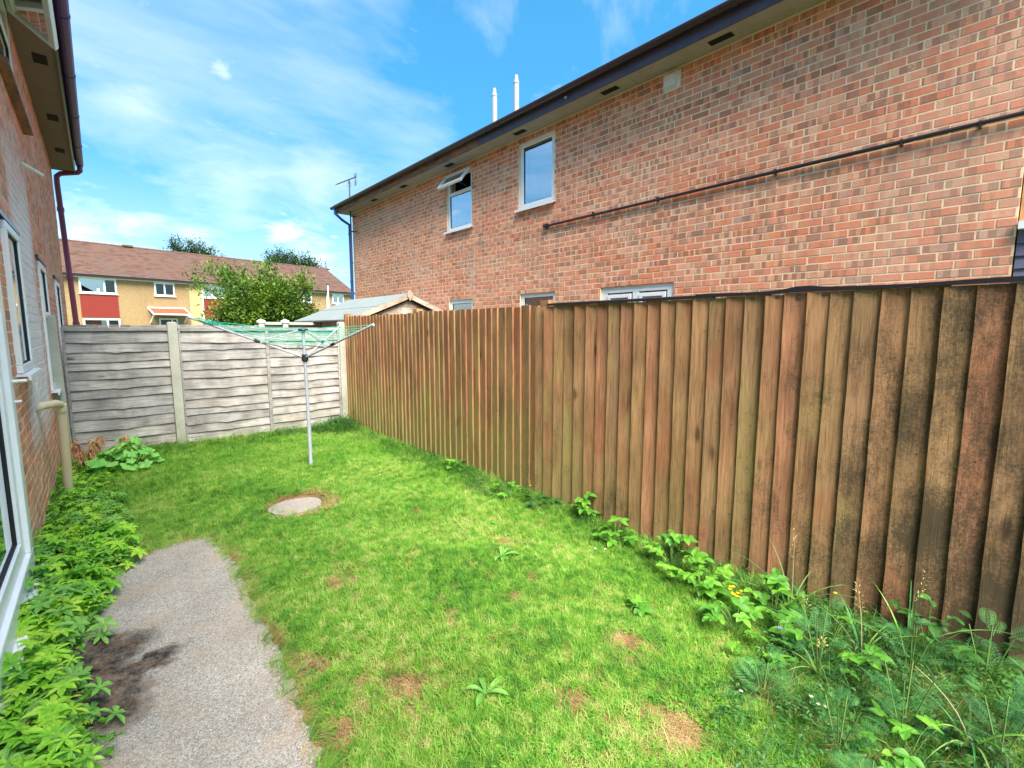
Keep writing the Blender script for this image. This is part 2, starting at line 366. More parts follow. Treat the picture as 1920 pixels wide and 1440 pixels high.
M_line = mat('green_line', color=(.02, .42, .30), rough=.5)
M_black = mat('black_plastic', color=(.018, .018, .025), rough=.35, spec=.5)
def f_gut(n, p):
    P = n.pos(); c = n.mix(n.noise(P, 4, 3), (.020, .013, .022), (.042, .02, .026)); setc(n, p, c)
M_gutter = mat('dark_gutter', f_gut, rough=.3, spec=.5)
def f_fas(n, p):
    P = n.pos(); y = n.xyz(P)[1]; c = n.mix(n.noise(n.scale(P, (1, 1, .4)), 8, 4), (.045, .035, .06), (.10, .085, .12)); setc(n, p, c)
M_fascia = mat('purple_fascia', f_fas, rough=.45, spec=.4)
def f_fas2(n, p):
    P = n.pos(); c = n.mix(n.rng(n.noise(n.scale(P, (1, .3, 2)), 9, 4, .7), .35, .65), (.10, .065, .05), (.33, .15, .07)); setc(n, p, c)
M_fasciab = mat('brown_fascia', f_fas2, rough=.7)
def f_soff(n, p):
    P = n.pos(); c = n.mix(n.noise(P, 5, 4), (.30, .27, .24), (.42, .39, .36)); c = n.mix(1., c, n.ramp(n.noise(P, 60, 3, .7), [(.3, .8), (.7, 1.15)]), 'MULTIPLY'); setc(n, p, c)
M_soffit = mat('soffit_board', f_soff, rough=.85)
M_soffitd = mat('brown_soffit', color=(.20, .16, .14), rough=.9)
M_maroon = mat('maroon_pipe', color=(.20, .045, .085), rough=.4, spec=.4)
M_purp = mat('purple_gutter', color=(.085, .03, .20), rough=.45, spec=.3)
M_blue = mat('blue_pipe', color=(.02, .09, .32), rough=.4)
def f_cream(n, p):
    P = n.pos(); c = n.mix(n.noise(P, 12, 4), (.66, .50, .33), (.74, .60, .42)); setc(n, p, c)
M_cream = mat('cream_pipe', f_cream, rough=.45)
def f_felt(n, p):
    P = n.pos(); c = n.mix(n.noise(P, 3, 4), (.15, .185, .19), (.21, .245, .25)); f = n.noise(P, 160, 3, .8)
    c = n.mix(1., c, n.ramp(f, [(.3, .7), (.7, 1.25)]), 'MULTIPLY'); setc(n, p, c); bump(n, p, f, .3, .003)
M_felt = mat('green_grey_felt', f_felt, rough=.9)
def tilemat(name, a, b, c3, w_, h_, axis):
    def fn(n, p):
        P = n.obj(); x, y, z = n.xyz(P)
        zr_ = n.m('DIVIDE', n.m('SUBTRACT', z, 4.74), h_); row = n.m('FLOOR', zr_); u = n.m('DIVIDE', n.m('ADD', (x, y)[axis], n.m('MULTIPLY', n.m('MODULO', row, 2.), w_ / 2)), w_)
        cell = n.a('ShaderNodeCombineXYZ', {0: row, 1: n.m('FLOOR', u), 2: 5.}).outputs[0]
        wn = n.a('ShaderNodeTexWhiteNoise', {0: cell}).outputs[0]
        c = n.ramp(wn, [(0, a), (.5, b), (1, c3)]); fr = n.m('FRACT', u)
        gap = n.rng(n.m('ABSOLUTE', n.m('SUBTRACT', fr, .5)), .46, .49, 0, .5)
        c = n.mix(gap, c, (.05, .035, .03)); c = n.mix(n.rng(n.m('FRACT', zr_), .72, .98, 0, .6), c, (.04, .025, .02))
        c = n.mix(n.rng(n.noise(P, .5, 4), .45, .7, 0, .45), c, (.10, .075, .06)); setc(n, p, c)
    return mat(name, fn, rough=.85, spec=.2)
M_tile = tilemat('brown_tile', (.095, .048, .036), (.15, .078, .06), (.125, .08, .065), .33, .0912, 0)
M_tileR = tilemat('dark_roof_tile', (.10, .06, .05), (.14, .08, .06), (.12, .08, .07), .33, .17, 1)
def f_render(n, p):
    P = n.pos(); f = n.noise(P, 14, 5, .8); g = n.noise(P, .7, 4)
    c = n.mix(g, (.31, .20, .095), (.37, .25, .125)); c = n.mix(1., c, n.ramp(f, [(.3, .72), (.7, 1.2)]), 'MULTIPLY')
    c = n.mix(n.rng(n.noise(n.scale(P, (1.5, 1.5, .3)), 1.2, 4), .5, .75, 0, .35), c, (.20, .14, .08)); setc(n, p, c); bump(n, p, f, .4, .02)
M_render = mat('yellow_render', f_render, rough=.95)
M_pale = mat('pale_render', color=(.50, .36, .17), rough=.9)
M_redtile = mat('red_hung_tile', color=(.22, .025, .017), rough=.7)
M_orange = mat('orange_tile', color=(.26, .075, .035), rough=.75)
M_white2 = mat('white_paint', color=(.78, .78, .76), rough=.5)
M_flue = mat('flue_white', color=(.36, .37, .40), rough=.45)
M_steel = mat('mast_steel', color=(.07, .075, .085), rough=.6, metal=.0)
M_dkgap = mat('dark_vent', color=(.012, .012, .012), rough=.9)
M_ventw = mat('vent_white', color=(.68, .66, .62), rough=.5)
M_slate = mat('grey_slate_cladding', color=(.14, .13, .19), rough=.6)
M_orangeb = mat('orange_render', color=(.55, .27, .12), rough=.8)

# ---------------------------------------------------------------- ground
SLAB = [(-.26, .6), (-.20, 2.1), (-.27, 2.6), (-.28, 3.0), (-.20, 3.3), (-.12, 3.75), (.05, 4.05), (.28, 4.17), (.52, 4.16), (.575, 3.6), (.565, 3.05), (.56, 2.55), (.53, 2.1), (.50, 1.65), (.47, .6)]
def in_poly(px, py, poly):
    ins = np.zeros(px.shape, bool); j = len(poly) - 1
    for i in range(len(poly)):
        xi, yi = poly[i]; xj, yj = poly[j]
        c = ((yi > py) != (yj > py)) & (px < (xj - xi) * (py - yi) / (yj - yi + 1e-12) + xi); ins ^= c; j = i
    return ins
def poly_dist(px, py, poly):
    d = np.full(px.shape, 1e9)
    for i in range(len(poly)):
        a = np.array(poly[i]); b = np.array(poly[(i + 1) % len(poly)]); ab = b - a
        t = np.clip(((px - a[0]) * ab[0] + (py - a[1]) * ab[1]) / (ab @ ab), 0, 1)
        d = np.minimum(d, np.hypot(px - a[0] - t * ab[0], py - a[1] - t * ab[1]))
    return d
def gz(x, y):
    return .012 * np.sin(x * 2.1 + 1.3) * np.cos(y * 1.7) + .008 * np.sin(x * 5.3 + y * 4.1) - .006
b = MB(); b.box(-300, 300, -100, 600, -.30, -.12); b.obj('ground', M_far, kind='structure')
gx = np.linspace(-.5, 3.1, 80); gy = np.linspace(-1.2, 7.8, 180)
X, Y = np.meshgrid(gx, gy); Z = gz(X, Y) - .03 * (in_poly(X, Y, SLAB))
vs = np.stack([X, Y, Z], -1).reshape(-1, 3).tolist(); nx = len(gx)
fs = [(j * nx + i, j * nx + i + 1, (j + 1) * nx + i + 1, (j + 1) * nx + i) for j in range(len(gy) - 1) for i in range(nx - 1)]
me = bpy.data.meshes.new('lawn_soil'); me.from_pydata(vs, [], fs); me.materials.append(M_soil)
me.polygons.foreach_set('use_smooth', [True] * len(me.polygons)); link('lawn_soil', me, kind='structure')
# concrete path slab with a worn edge
def worn(poly, n_=12, amp=.02):
    out = []
    for i in range(len(poly)):
        a, c = Vector(poly[i]), Vector(poly[(i + 1) % len(poly)])
        for k in range(n_):
            q = a.lerp(c, k / n_); out.append((q.x + random.uniform(-amp, amp), q.y + random.uniform(-amp, amp)))
    return out
b = MB(); b.prism(worn(SLAB), 2, -.08, .022); b.obj('path', M_slab, kind='structure')
disc = [(1.22 + .22 * cos(a) * (1 + .05 * sin(3 * a)), 4.38 + .20 * sin(a) * (1 + .06 * cos(2 * a))) for a in np.linspace(0, 2 * pi, 48)[:-1]]
b = MB(); b.prism(worn(disc, 2, .006), 2, -.05, .018); b.obj('drain_cover_slab', M_slab, label='round grey concrete cover set flush in the lawn, ringed by dry grass', cat='slab')

# ---------------------------------------------------------------- brick walls
BH, BL, J = .075, .225, .0115
def brick_wall(house, X0, outx, y0, y1, z0, z1, openings, mb, mm, nparts=300, thick=.22, vis=None):
    """mortar core with openings and one real brick per stretcher; outx=+1/-1 is the outward direction"""
    core = MB(); ys = sorted({y0, y1} | {o[0] for o in openings} | {o[1] for o in openings})
    ys = [v for v in ys if y0 <= v <= y1]
    xa = X0 - outx * .003; xb = X0 - outx * thick
    for a, c in zip(ys[:-1], ys[1:]):
        mid = (a + c) / 2; cuts = sorted([(o[2], o[3]) for o in openings if o[0] < mid < o[1]]); zc = z0
        for (p, q) in cuts + [(z1, z1)]:
            if p > zc + 1e-4: core.box(min(xa, xb), max(xa, xb), a, c, zc, min(p, z1))
            zc = max(zc, q)
    wall = core.obj('wall', mm, house)
    bricks = []
    for r in range(int(z0 / BH), int(math.ceil(z1 / BH))):
        za, zb = r * BH + J / 2, (r + 1) * BH - J / 2
        if za < z0 or zb > z1 + .03: continue
        off = (r % 2) * .1125
        for cI in range(int((y0) / BL) - 2, int(y1 / BL) + 3):
            a = cI * BL - off + J / 2; c = a + BL - J; a = max(a, y0); c = min(c, y1)
            if c - a < .03: continue
            segs = [(a, c)]
            for o in openings:
                if o[2] < (za + zb) / 2 < o[3]:
                    ns = []
                    for (p, q) in segs:
                        if o[1] <= p or o[0] >= q: ns.append((p, q)); continue
                        if o[0] - p > .02: ns.append((p, o[0] - .002))
                        if q - o[1] > .02: ns.append((o[1] + .002, q))
                    segs = ns
            for (p, q) in segs:
                cy, cz = (p + q) / 2, (za + zb) / 2; v = Vector((X0, cy, cz - CAMH)); dd = v.x * FH.x + v.y * FH.y
                vis_ok = dd > .3 and abs(v.dot(RT)) < dd * 1.10 and (vis is None or vis(cy, cz))
                area = abs(v.x) * (q - p) / max(dd, .1) ** 3 if vis_ok else 0
                bricks.append((area, p, q, za, zb))
    bricks.sort(reverse=True)
    base = MB(); e = .0022
    def chamf(B, p, q, za, zb, dx=0.):
        xo = X0 + outx * dx; xi = X0 - outx * .02
        vs = [(xi, p, za), (xi, q, za), (xi, q, zb), (xi, p, zb), (xo - outx * e, p, za), (xo - outx * e, q, za), (xo - outx * e, q, zb), (xo - outx * e, p, zb), (xo, p + e, za + e), (xo, q - e, za + e), (xo, q - e, zb - e), (xo, p + e, zb - e)]
        fs = [(8, 9, 10, 11)] + [(i, (i + 1) % 4, (i + 1) % 4 + 4, i + 4) for i in range(4)] + [(i + 4, (i + 1) % 4 + 4, (i + 1) % 4 + 8, i + 8) for i in range(4)]
        B.add(vs, fs)
    protos = {}
    for (ar, p, q, za, zb) in bricks[:nparts]:
        L = round(q - p, 3)
        if L not in protos:
            B = MB(); X0s = X0
            chamf(B, -(q - p) / 2, (q - p) / 2, -(zb - za) / 2, (zb - za) / 2)
            B.v = [(vx - X0, vy, vz) for vx, vy, vz in B.v]; protos[L] = B.mesh('brick', mb)
        link('brick', protos[L], wall, (X0 + random.uniform(-.0015, .0015), (p + q) / 2, (za + zb) / 2), (0, random.uniform(-.004, .004), random.uniform(-.006, .006)))
    B = MB()
    for (ar, p, q, za, zb) in bricks[nparts:]: chamf(B, p, q, za, zb, random.uniform(-.0018, .0018))
    o = link('brickwork', B.mesh('brickwork', mb), wall, kind='stuff')
    return wall

def frame_bars(B, X0, out, y0, y1, z0, z1, wd, dpt=.06, inset=.03, mull=(), trans=()):
    xa, xb = X0 - out * inset, X0 - out * (inset + dpt); xa, xb = min(xa, xb), max(xa, xb)
    B.box(xa, xb, y0, y1, z0, z0 + wd); B.box(xa, xb, y0, y1, z1 - wd, z1)
    B.box(xa, xb, y0, y0 + wd, z0 + wd, z1 - wd); B.box(xa, xb, y1 - wd, y1, z0 + wd, z1 - wd)
    for m_ in mull: B.box(xa, xb, m_ - wd / 2, m_ + wd / 2, z0 + wd, z1 - wd)
    for t in trans: B.box(xa, xb, y0 + wd, y1 - wd, t - wd / 2, t + wd / 2)
def room(parent, X0, out, y0, y1, z0, z1, d=.7):
    xa, xb = X0 - out * .20, X0 - out * d; t = .02
    xa, xb = min(xa, xb), max(xa, xb); back = xa if out > 0 else xb
    R_ = MB(); R_.box(min(back, back - out * t), max(back, back - out * t), y0 - .3, y1 + .3, z0 - .3, z1 + .3)
    R_.box(xa, xb, y0 - .3 - t, y0 - .3, z0 - .3, z1 + .3); R_.box(xa, xb, y1 + .3, y1 + .3 + t, z0 - .3, z1 + .3)
    R_.box(xa, xb, y0 - .3, y1 + .3, z0 - .3 - t, z0 - .3); R_.box(xa, xb, y0 - .3, y1 + .3, z1 + .3, z1 + .3 + t)
    R_.obj('room_lining', M_room, parent)
def wave_curtain(X, y0, y1, z0, z1, amp=.02, per=.07):
    B = MB(); k = max(4, int((y1 - y0) / .012)); vs = []
    for i in range(k + 1):
        yy = y0 + (y1 - y0) * i / k; xx = X + amp * sin(yy * 2 * pi / per) + amp * .4 * sin(yy * 61)
        vs += [(xx, yy, z0), (xx, yy, z1)]
    return B.add(vs, [(2 * i, 2 * i + 2, 2 * i + 3, 2 * i + 1) for i in range(k)])
def sill(parent, X0, out, y0, y1, z, proj=.07, t=.035):
    B = MB(); B.prism([(X0 - out * .03, z), (X0 + out * proj, z - .012), (X0 + out * proj, z - .012 - t), (X0 + out * (proj - .015), z - .012 - t), (X0 + out * (proj - .015), z - t * .6), (X0 - out * .03, z - t * .6)], 1, y0 - .04, y1 + .04)
    return B.obj('sill', M_upvc, parent)

# ---------------------------------------------------------------- the right-hand brick house
HX = 5.55; HY0, HY1 = .33, 13.2
H = empty('brick_house', (HX, HY0, 0), label='large orange brick house behind the brown fence, long dark gutter and two white flues', cat='house')
def setp(par):  # children of a placed empty are built in world coordinates
    par.location = par.location
ops = [(7.60, 8.46, 3.54, 4.64), (5.42, 6.26, 3.58, 4.66), (7.60, 8.43, 1.0, 2.17), (5.38, 6.22, 1.0, 2.19), (3.30, 4.47, .1, 2.20)]
H.location = (0, 0, 0)
wallR = brick_wall(H, HX, -1, HY0, HY1, 0, 4.74, ops, M_brick, M_mortar)
B = MB(); B.box(HX, 13.0, HY0, HY0 + .2, 0, 4.74); B.box(HX, 13.0, HY1 - .2, HY1, 0, 4.74); B.box(12.8, 13.0, HY0 + .2, HY1 - .2, 0, 4.74)
# keep returns behind the brick face
B.v = [(max(v[0], HX + .225) if v[0] <= HX + .001 else v[0], v[1], v[2]) for v in B.v]
B.obj('side_wall', M_brick, H)
def win(parent, X0, out, o, wd=.07, panes=None, mull=(), trans=(), curtain=None, inset=.03, with_sill=True, openlight=False):
    y0, y1, z0, z1 = o[0] + .006, o[1] - .006, o[2] + .006, o[3] - .006
    B = MB(); frame_bars(B, X0, out, y0, y1, z0, z1, wd, inset=inset, mull=mull, trans=trans)
    W_ = B.obj('window', M_upvc, parent, bevel=.006)
    ycuts = [y0 + wd] + [c for m_ in mull for c in (m_ - wd / 2, m_ + wd / 2)] + [y1 - wd]
    zcuts = [z0 + wd] + [c for m_ in trans for c in (m_ - wd / 2, m_ + wd / 2)] + [z1 - wd]
    for i in range(0, len(ycuts), 2):
        for k in range(0, len(zcuts), 2):
            if openlight and k == len(zcuts) - 2: continue
            ya, yb, za, zb = ycuts[i], ycuts[i + 1], zcuts[k], zcuts[k + 1]
            G = MB(); g = .008; xg = X0 - out * (inset + .022); frame_bars(G, X0, out, ya, yb, za, zb, g, dpt=.02, inset=inset + .012)
            G.obj('gasket', M_gasket, W_)
            P_ = MB(); P_.box(min(xg, xg - out * .006), max(xg, xg - out * .006), ya + g, yb - g, za + g, zb - g); P_.obj('pane', M_glass, W_)
    if with_sill: s_ = sill(W_, X0, out, y0, y1, z0)
    room(parent, X0, out, y0, y1, z0, z1)
    for cu in (curtain or []):
        wave_curtain(X0 - out * .16, *cu).obj('curtain', M_curtain, W_)
    return W_
W1 = win(H, HX, -1, ops[0], .065, trans=(4.26,), openlight=True)
# top-hung light of the small window, pushed out
B = MB(); hw, hh = .86 - .05, .34
Mo = Matrix.Translation((HX - .005, 8.03, 4.60)) @ Matrix.Rotation(radians(38), 4, 'Y')
for (a, c, d, e) in ((-hw / 2, hw / 2, -.05, 0), (-hw / 2, hw / 2, -hh, -hh + .05), (-hw / 2, -hw / 2 + .05, -hh + .05, -.05), (hw / 2 - .05, hw / 2, -hh + .05, -.05)):
    B.box(-.045, 0, a, c, d, e, Mo)
SA = B.obj('opening_light', M_upvc, H, bevel=.004)
B = MB(); B.box(-.027, -.021, -hw / 2 + .05, hw / 2 - .05, -hh + .05, -.05, Mo); B.obj('pane', M_glass, SA)
B = MB(); B.tube([(HX - .02, 7.72, 4.30), (HX - .16, 7.74, 4.33), (HX - .2, 7.76, 4.34)], .006, 6); B.obj('stay', M_steel, SA)
W2 = win(H, HX, -1, ops[1], .085, curtain=[(6.0, 6.17, 3.7, 4.6), (5.52, 5.56, 3.7, 4.6)])
B = MB(); B.box(HX + .14, HX + .15, 5.5, 6.18, 4.40, 4.6); B.obj('blind', M_room, W2)
W3 = win(H, HX, -1, ops[2], .07); W4 = win(H, HX, -1, ops[3], .07)
# flowers in a pot inside the small window, and white things on the other sill
pot = MB()
for k in range(60):
    c = Vector((HX + .13 + random.uniform(-.02, .03), random.uniform(7.72, 8.3), 2.02 + random.uniform(-.13, .06))); r = random.uniform(.015, .03)
    pot.add([c + Vector((random.uniform(-.006, .006), r * cos(a), r * sin(a))) for a in (0, 1.26, 2.5, 3.77, 5.03)] + [c + Vector((-.01, 0, 0))], [(i, (i + 1) % 5, 5) for i in range(5)])
pot.tube([(HX + .14, 8.0, 1.35), (HX + .14, 8.0, 2.0)], .01, 6)
pot.obj('vase_of_flowers', M_white, label='white flowers standing inside the small ground floor window', cat='flowers')
WD = win(H, HX, -1, ops[4], .1, mull=(3.885,), with_sill=False)
WD.name = 'patio_door'
for yy in (3.84, 3.93):
    B = MB(); B.tube([(HX - .01, yy, 1.05), (HX - .05, yy, 1.05), (HX - .05, yy + (-.1 if yy < 3.88 else .1), 1.05)], .009, 6); B.obj('handle', M_steel, WD)
# inner sash profile on the doors
for (a, c) in ((3.42, 3.82), (3.95, 4.35)):
    B = MB(); frame_bars(B, HX, -1, a, c, .25, 2.07, .05, dpt=.02, inset=.012); B.obj('sash', M_upvc, WD, bevel=.004)

# eaves: soffit, fascia, gutter, roof
EX = 5.22; EZ = 4.74
def soffit(parent, xa, xb, ya, yb, z, vents, joints, vd, m_=None):
    B = MB(); ys = [ya] + joints + [yb]
    for a, c in zip(ys[:-1], ys[1:]): B.box(xa, xb, a + .003, c - .003, z + .001, z + .012)
    S = B.obj('soffit', m_ or M_soffit, parent)
    for v in vents:
        G = MB(); G.box(*vd, v - .13, v + .13, z - .004, z - .001); G.obj('soffit_vent', M_dkgap, S)
    return S
soffit(H, EX, HX + .18, HY0 - .2, HY1 + .25, EZ, [1.0, 2.75, 4.25, 6.05, 8.1, 9.95, 11.45], [1.7, 3.9, 6.35, 8.8, 11.2], (5.34, 5.44))
for (a, c, mm) in ((HY0 - .3, 3.75, M_fascia), (3.755, 6.92, M_fascia), (6.925, 10.2, M_fasciab), (10.205, HY1 + .3, M_fasciab)):
    B = MB(); B.box(EX - .022, EX, a, c, EZ - .015, EZ + .18); B.obj('fascia', mm, H)
def half_gutter(parent, x, z, ya, yb, m_, r=.056, step=2.0, name='gutter'):
    def prof(rr): return [(x + rr * cos(t), z + rr * sin(t)) for t in np.linspace(pi, 2 * pi, 9)]
    p = prof(r) + [(u, v) for u, v in reversed(prof(r - .006))]
    B = MB(); B.prism(p, 1, ya, yb); 
    G = B.obj(name, m_, parent, smooth=False)
    k = ya + .6
    while k < yb:
        B = MB(); q = prof(r + .006) + [(u, v) for u, v in reversed(prof(r - .001))]; B.prism(q, 1, k - .03, k + .03); B.obj('gutter_union', m_, G); k += step
    return G
half_gutter(H, EX - .085, EZ + .155, HY0 - .35, HY1 + .38, M_gutter, step=1.9)
pit = radians(30)
def tiled_slope(name, parent, m_, x0, z0, x1, z1, ya, yb, rows, t=.018):
    """courses lapped one over the next, running along y"""
    B = MB(); dx, dz = (x1 - x0) / rows, (z1 - z0) / rows
    for k in range(rows):
        a = (x0 + dx * k, z0 + dz * k + t); c = (x0 + dx * (k + 1.15), z0 + dz * (k + 1.15))
        B.prism([a, c, (c[0], c[1] - .01), (a[0], a[1] - t)], 1, ya, yb)
    return B.obj(name, m_, parent, kind='stuff')
RXr = 9.2; RZr = EZ + .17 + (RXr - EX + .1) * math.tan(pit)
tiled_slope('roof', H, M_tileR, EX - .08, EZ + .185, RXr, RZr, HY0 - .3, HY1 + .3, 27)
B = MB(); B.prism([(RXr, RZr - .05), (13.3, EZ + .1), (13.3, EZ), (RXr, RZr - .15)], 1, HY0 - .3, HY1 + .3); B.obj('roof_back', M_tileR, H)
B = MB(); B.prism([(HX + .23, EZ + .02), (12.9, EZ + .02), (RXr, RZr - .2)], 1, HY0 + .002, HY0 + .1); B.prism([(HX + .23, EZ + .02), (12.9, EZ + .02), (RXr, RZr - .2)], 1, HY1 - .1, HY1 - .002); B.obj('gable', M_brick, H)
# flues
for (y_, top, z_, lab) in ((8.95, 6.97, 5.95, 'left-hand one of the two white metal flues above the long gutter, slightly lower in view'), (8.20, 6.97, 6.0, 'right-hand one of the two white metal flues above the long gutter')):
    F = empty('flue_pipe', (7.2, y_, 5.9), label=lab, cat='flue', group='flues on the brick house roof')
    B = MB(); B.tube([(0, 0, -.1), (0, 0, .92)], .06, 16); B.obj('pipe', M_flue, F, smooth=False)
    B = MB(); B.tube([(0, 0, .22), (0, 0, .30)], .072, 16); B.tube([(0, 0, .14), (0, 0, .17)], .082, 16); B.obj('collar', M_flue, F)
    B = MB(); B.tube([(0, 0, .92), (0, 0, .95), (0, 0, .97), (0, 0, 1.09)], [.066, .066, .048, .034], 16); B.obj('terminal', M_flue, F)
# black overflow pipe along the wall
T = empty('wall_pipe', (0, 0, 0), label='thin black pipe running along the orange brick wall above the fence', cat='pipe')
B = MB(); B.tube([(HX - .035, 5.55, 3.215), (HX - .035, 3.0, 3.228), (HX - .035, HY0 - .05, 3.245)], .018, 10); B.obj('pipe', M_black, T)
B = MB(); B.tube([(HX - .035, 5.60, 3.215), (HX - .035, 5.53, 3.215)], .036, 10); B.obj('end_cap', M_black, T)
for yy in (4.6, 3.55, 2.15, 1.1, .6):
    B = MB(); B.box(HX - .06, HX + .0, yy - .007, yy + .007, 3.205, 3.258); B.obj('clip', M_black, T)
V = empty('wall_vent', (0, 0, 0), label='small white extractor vent box high on the brick wall under the eaves', cat='vent')
B = MB(); B.box(HX - .045, HX - .001, 3.335, 3.525, 4.51, 4.69); B.obj('housing', M_ventw, V, bevel=.008)
B = MB(); B.box(HX - .062, HX - .045, 3.355, 3.505, 4.525, 4.665); B.obj('flap', M_ventw, V, bevel=.004)
B = MB(); B.box(HX - .012, HX + .0, 3.31, 3.335, 4.50, 4.70); B.box(HX - .012, HX + .0, 3.3351, 3.53, 4.49, 4.51); B.obj('sealant', M_white2, V)
# security light / cable clip on fascia
B = MB(); B.tube([(EX - .03, 4.85, 4.80), (EX - .055, 4.85, 4.79)], .018, 8); B.obj('cable_clip', M_flue, H)
# rainwater pipe on the far corner
D = empty('rainwater_pipe', (0, 0, 0), label='blue downpipe on the far corner of the orange brick house', cat='downpipe')
B = MB(); B.tube([(EX - .085, 13.36, 4.86), (EX - .085, 13.36, 4.72), (EX + .1, 13.33, 4.56), (HX - .06, 13.28, 4.45), (HX - .05, 13.28, 4.3), (HX - .05, 13.28, 0)], .036, 10); B.obj('pipe', M_blue, D)
for z_ in (4.2, 2.9): B = MB(); B.tube([(HX - .05, 13.28, z_ - .03), (HX - .05, 13.28, z_ + .03)], .044, 10); B.obj('bracket', M_blue, D)
# aerial
A = empty('tv_aerial', (5.40, 12.95, 3.5), label='television aerial on a thin mast at the far eaves corner of the brick house', cat='aerial')
B = MB(); B.tube([(0, 0, -.5), (0, 0, 2.04)], .02, 8); B.obj('mast', M_steel, A)
B = MB(); B.box(0, .15, -.012, .012, 1.1, 1.13); B.box(0, .15, -.012, .012, .7, .73); B.obj('bracket', M_steel, A)
B = MB(); B.tube([(-.34, .02, 1.88), (.18, -.02, 2.16)], .016, 6)
B.tube([(-.02, 0, 2.0), (-.08, 0, 1.88), (.05, 0, 1.9), (.02, 0, 2.02)], .006, 6); B.obj('boom', M_steel, A)
for k in range(7):
    f = k / 6; c = Vector((-.32 + .44 * f, .01, 1.89 + .24 * f)); L = .16 + .03 * f
    B = MB(); B.tube([c - Vector((0, L, 0)), c + Vector((0, L, 0))], .006, 5); B.obj('element', M_steel, A)
for s_ in (-1, 1):
    B = MB()
    for q in range(5): B.tube([(.16, -.14, 2.1 + s_ * (.03 + .03 * q)), (.19 , .14, 2.1 + s_ * (.03 + .03 * q))], .005, 4)
    B.tube([(.17, 0, 2.1), (.18, 0, 2.1 + s_ * .16)], .006, 5); B.obj('reflector', M_steel, A)

# slate clad neighbour at the far right edge
Nn = empty('clad_building', (0, 0, 0), label='dark grey slate clad building with orange wall at the far right edge', cat='building')
cx0 = 5.552
B = MB(); B.box(cx0 + .03, cx0 + 3, -1.6, .322, 0, 4.6); B.obj('wall', M_orangeb, Nn)
for k in range(18):
    z0_ = .6 + k * .098
    B = MB(); B.prism([(cx0 + .03, z0_), (cx0 + .0, z0_), (cx0 + .018, z0_ + .108), (cx0 + .03, z0_ + .108)], 1, -1.6, .318); B.obj('slate', M_slate, Nn)
B = MB(); B.box(cx0 - .06, cx0 + .03, -1.6, .320, 2.37, 2.43); B.obj('ledge', M_upvc, Nn)

# ---------------------------------------------------------------- the left-hand house
LX = -.45; LY1 = 12.95
L_ = empty('white_stained_house', (0, 0, 0), label='brick house close on the left with white stained wall, maroon downpipe and white windows', cat='house')
opl = [(-1.0, 4.04, .14, 2.15), (4.72, 5.46, 1.28, 2.33), (7.3, 8.15, .9, 2.33), (9.9, 10.9, .1, 2.33), (5.7, 6.95, 3.72, 4.66)]
wallL = brick_wall(L_, LX, 1, -1.2, LY1, 0, 4.62, opl, M_brickL, M_mortarL, vis=lambda y, z: (z < 2.6 and y < 7.6) or True)
B = MB(); B.box(-7, LX - .225, LY1 - .2, LY1, 0, 4.62); B.box(-7, LX - .225, -1.2, -1.0, 0, 4.62); B.box(-7, -6.8, -1.0, LY1 - .2, 0, 4.62); B.obj('side_wall', M_brickL, L_)
WA = win(L_, LX, 1, opl[1], .055, curtain=[(4.8, 5.3, 1.35, 2.27)], inset=-.03)
WB = win(L_, LX, 1, opl[2], .07, trans=(1.75,), inset=-.02)
WC = win(L_, LX, 1, opl[3], .075, inset=-.02)
for (a, c, z_) in ((4.35, 5.62, 2.34), (7.15, 8.3, 2.34), (9.75, 11.05, 2.34)):
    B = MB(); B.box(LX - .01, LX + .025, a, c, z_, z_ + .03); B.obj('lintel', M_gutter, L_)
WU = win(L_, LX, 1, opl[4], .07, trans=(4.3,), openlight=True, inset=-.01, with_sill=False)
B = MB(); B.box(LX - .02, LX + .075, 5.6, 7.5, 3.665, 3.705); B.obj('brown_sill', M_fasciab, L_)
Mo = Matrix.Translation((LX + .02, 6.33, 4.62)) @ Matrix.Rotation(radians(-52), 4, 'Y'); hw, hh = 1.16, .40
B = MB()
for (a, c, d, e) in ((-hw / 2, hw / 2, -.055, 0), (-hw / 2, hw / 2, -hh, -hh + .055), (-hw / 2, -hw / 2 + .055, -hh + .055, -.055), (hw / 2 - .055, hw / 2, -hh + .055, -.055)):
    B.box(0, .045, a, c, d, e, Mo)
SB = B.obj('opening_light', M_upvc, L_, bevel=.004)
B = MB(); B.box(.02, .026, -hw / 2 + .055, hw / 2 - .055, -hh + .055, -.055, Mo); B.obj('pane', M_glass, SB)
# sliding patio door beside the camera
B = MB(); frame_bars(B, LX, 1, -.99, 4.035, .15, 2.14, .12, dpt=.09, inset=-.045, mull=(.6, 2.3)); PD = B.obj('patio_door', M_upvc, L_, bevel=.008)
for (a, c) in ((-.87, .54), (.66, 2.24), (2.36, 3.915)):
    B = MB(); frame_bars(B, LX, 1, a, c, .27, 2.02, .10, dpt=.05, inset=-.02); B.obj('sash', M_upvc, PD, bevel=.006)
    B = MB(); frame_bars(B, LX, 1, a + .10, c - .10, .37, 1.92, .008, dpt=.02, inset=-.004); B.obj('gasket', M_gasket, PD)
    B = MB(); B.box(LX - .012, LX - .006, a + .108, c - .108, .378, 1.912); B.obj('pane', M_glass, PD)
B = MB(); B.box(LX - .02, LX + .085, 2.6, 4.13, .095, .145); B.obj('threshold', M_upvc, PD, bevel=.01)
B = MB(); B.box(LX - .02, LX + .05, -.99, 4.04, -.1, .094); B.obj('plinth', M_mortarL, PD)
room(L_, LX, 1, -.9, 3.95, .2, 2.1, d=1.6)
B = MB(); B.tube([(LX + .03, 3.98, 1.29), (LX + .10, 4.03, 1.29)], .010, 8); B.tube([(LX + .03, 3.98, 1.17), (LX + .07, 4.01, 1.17)], .008, 8); B.obj('stay_bar', M_upvc, PD)
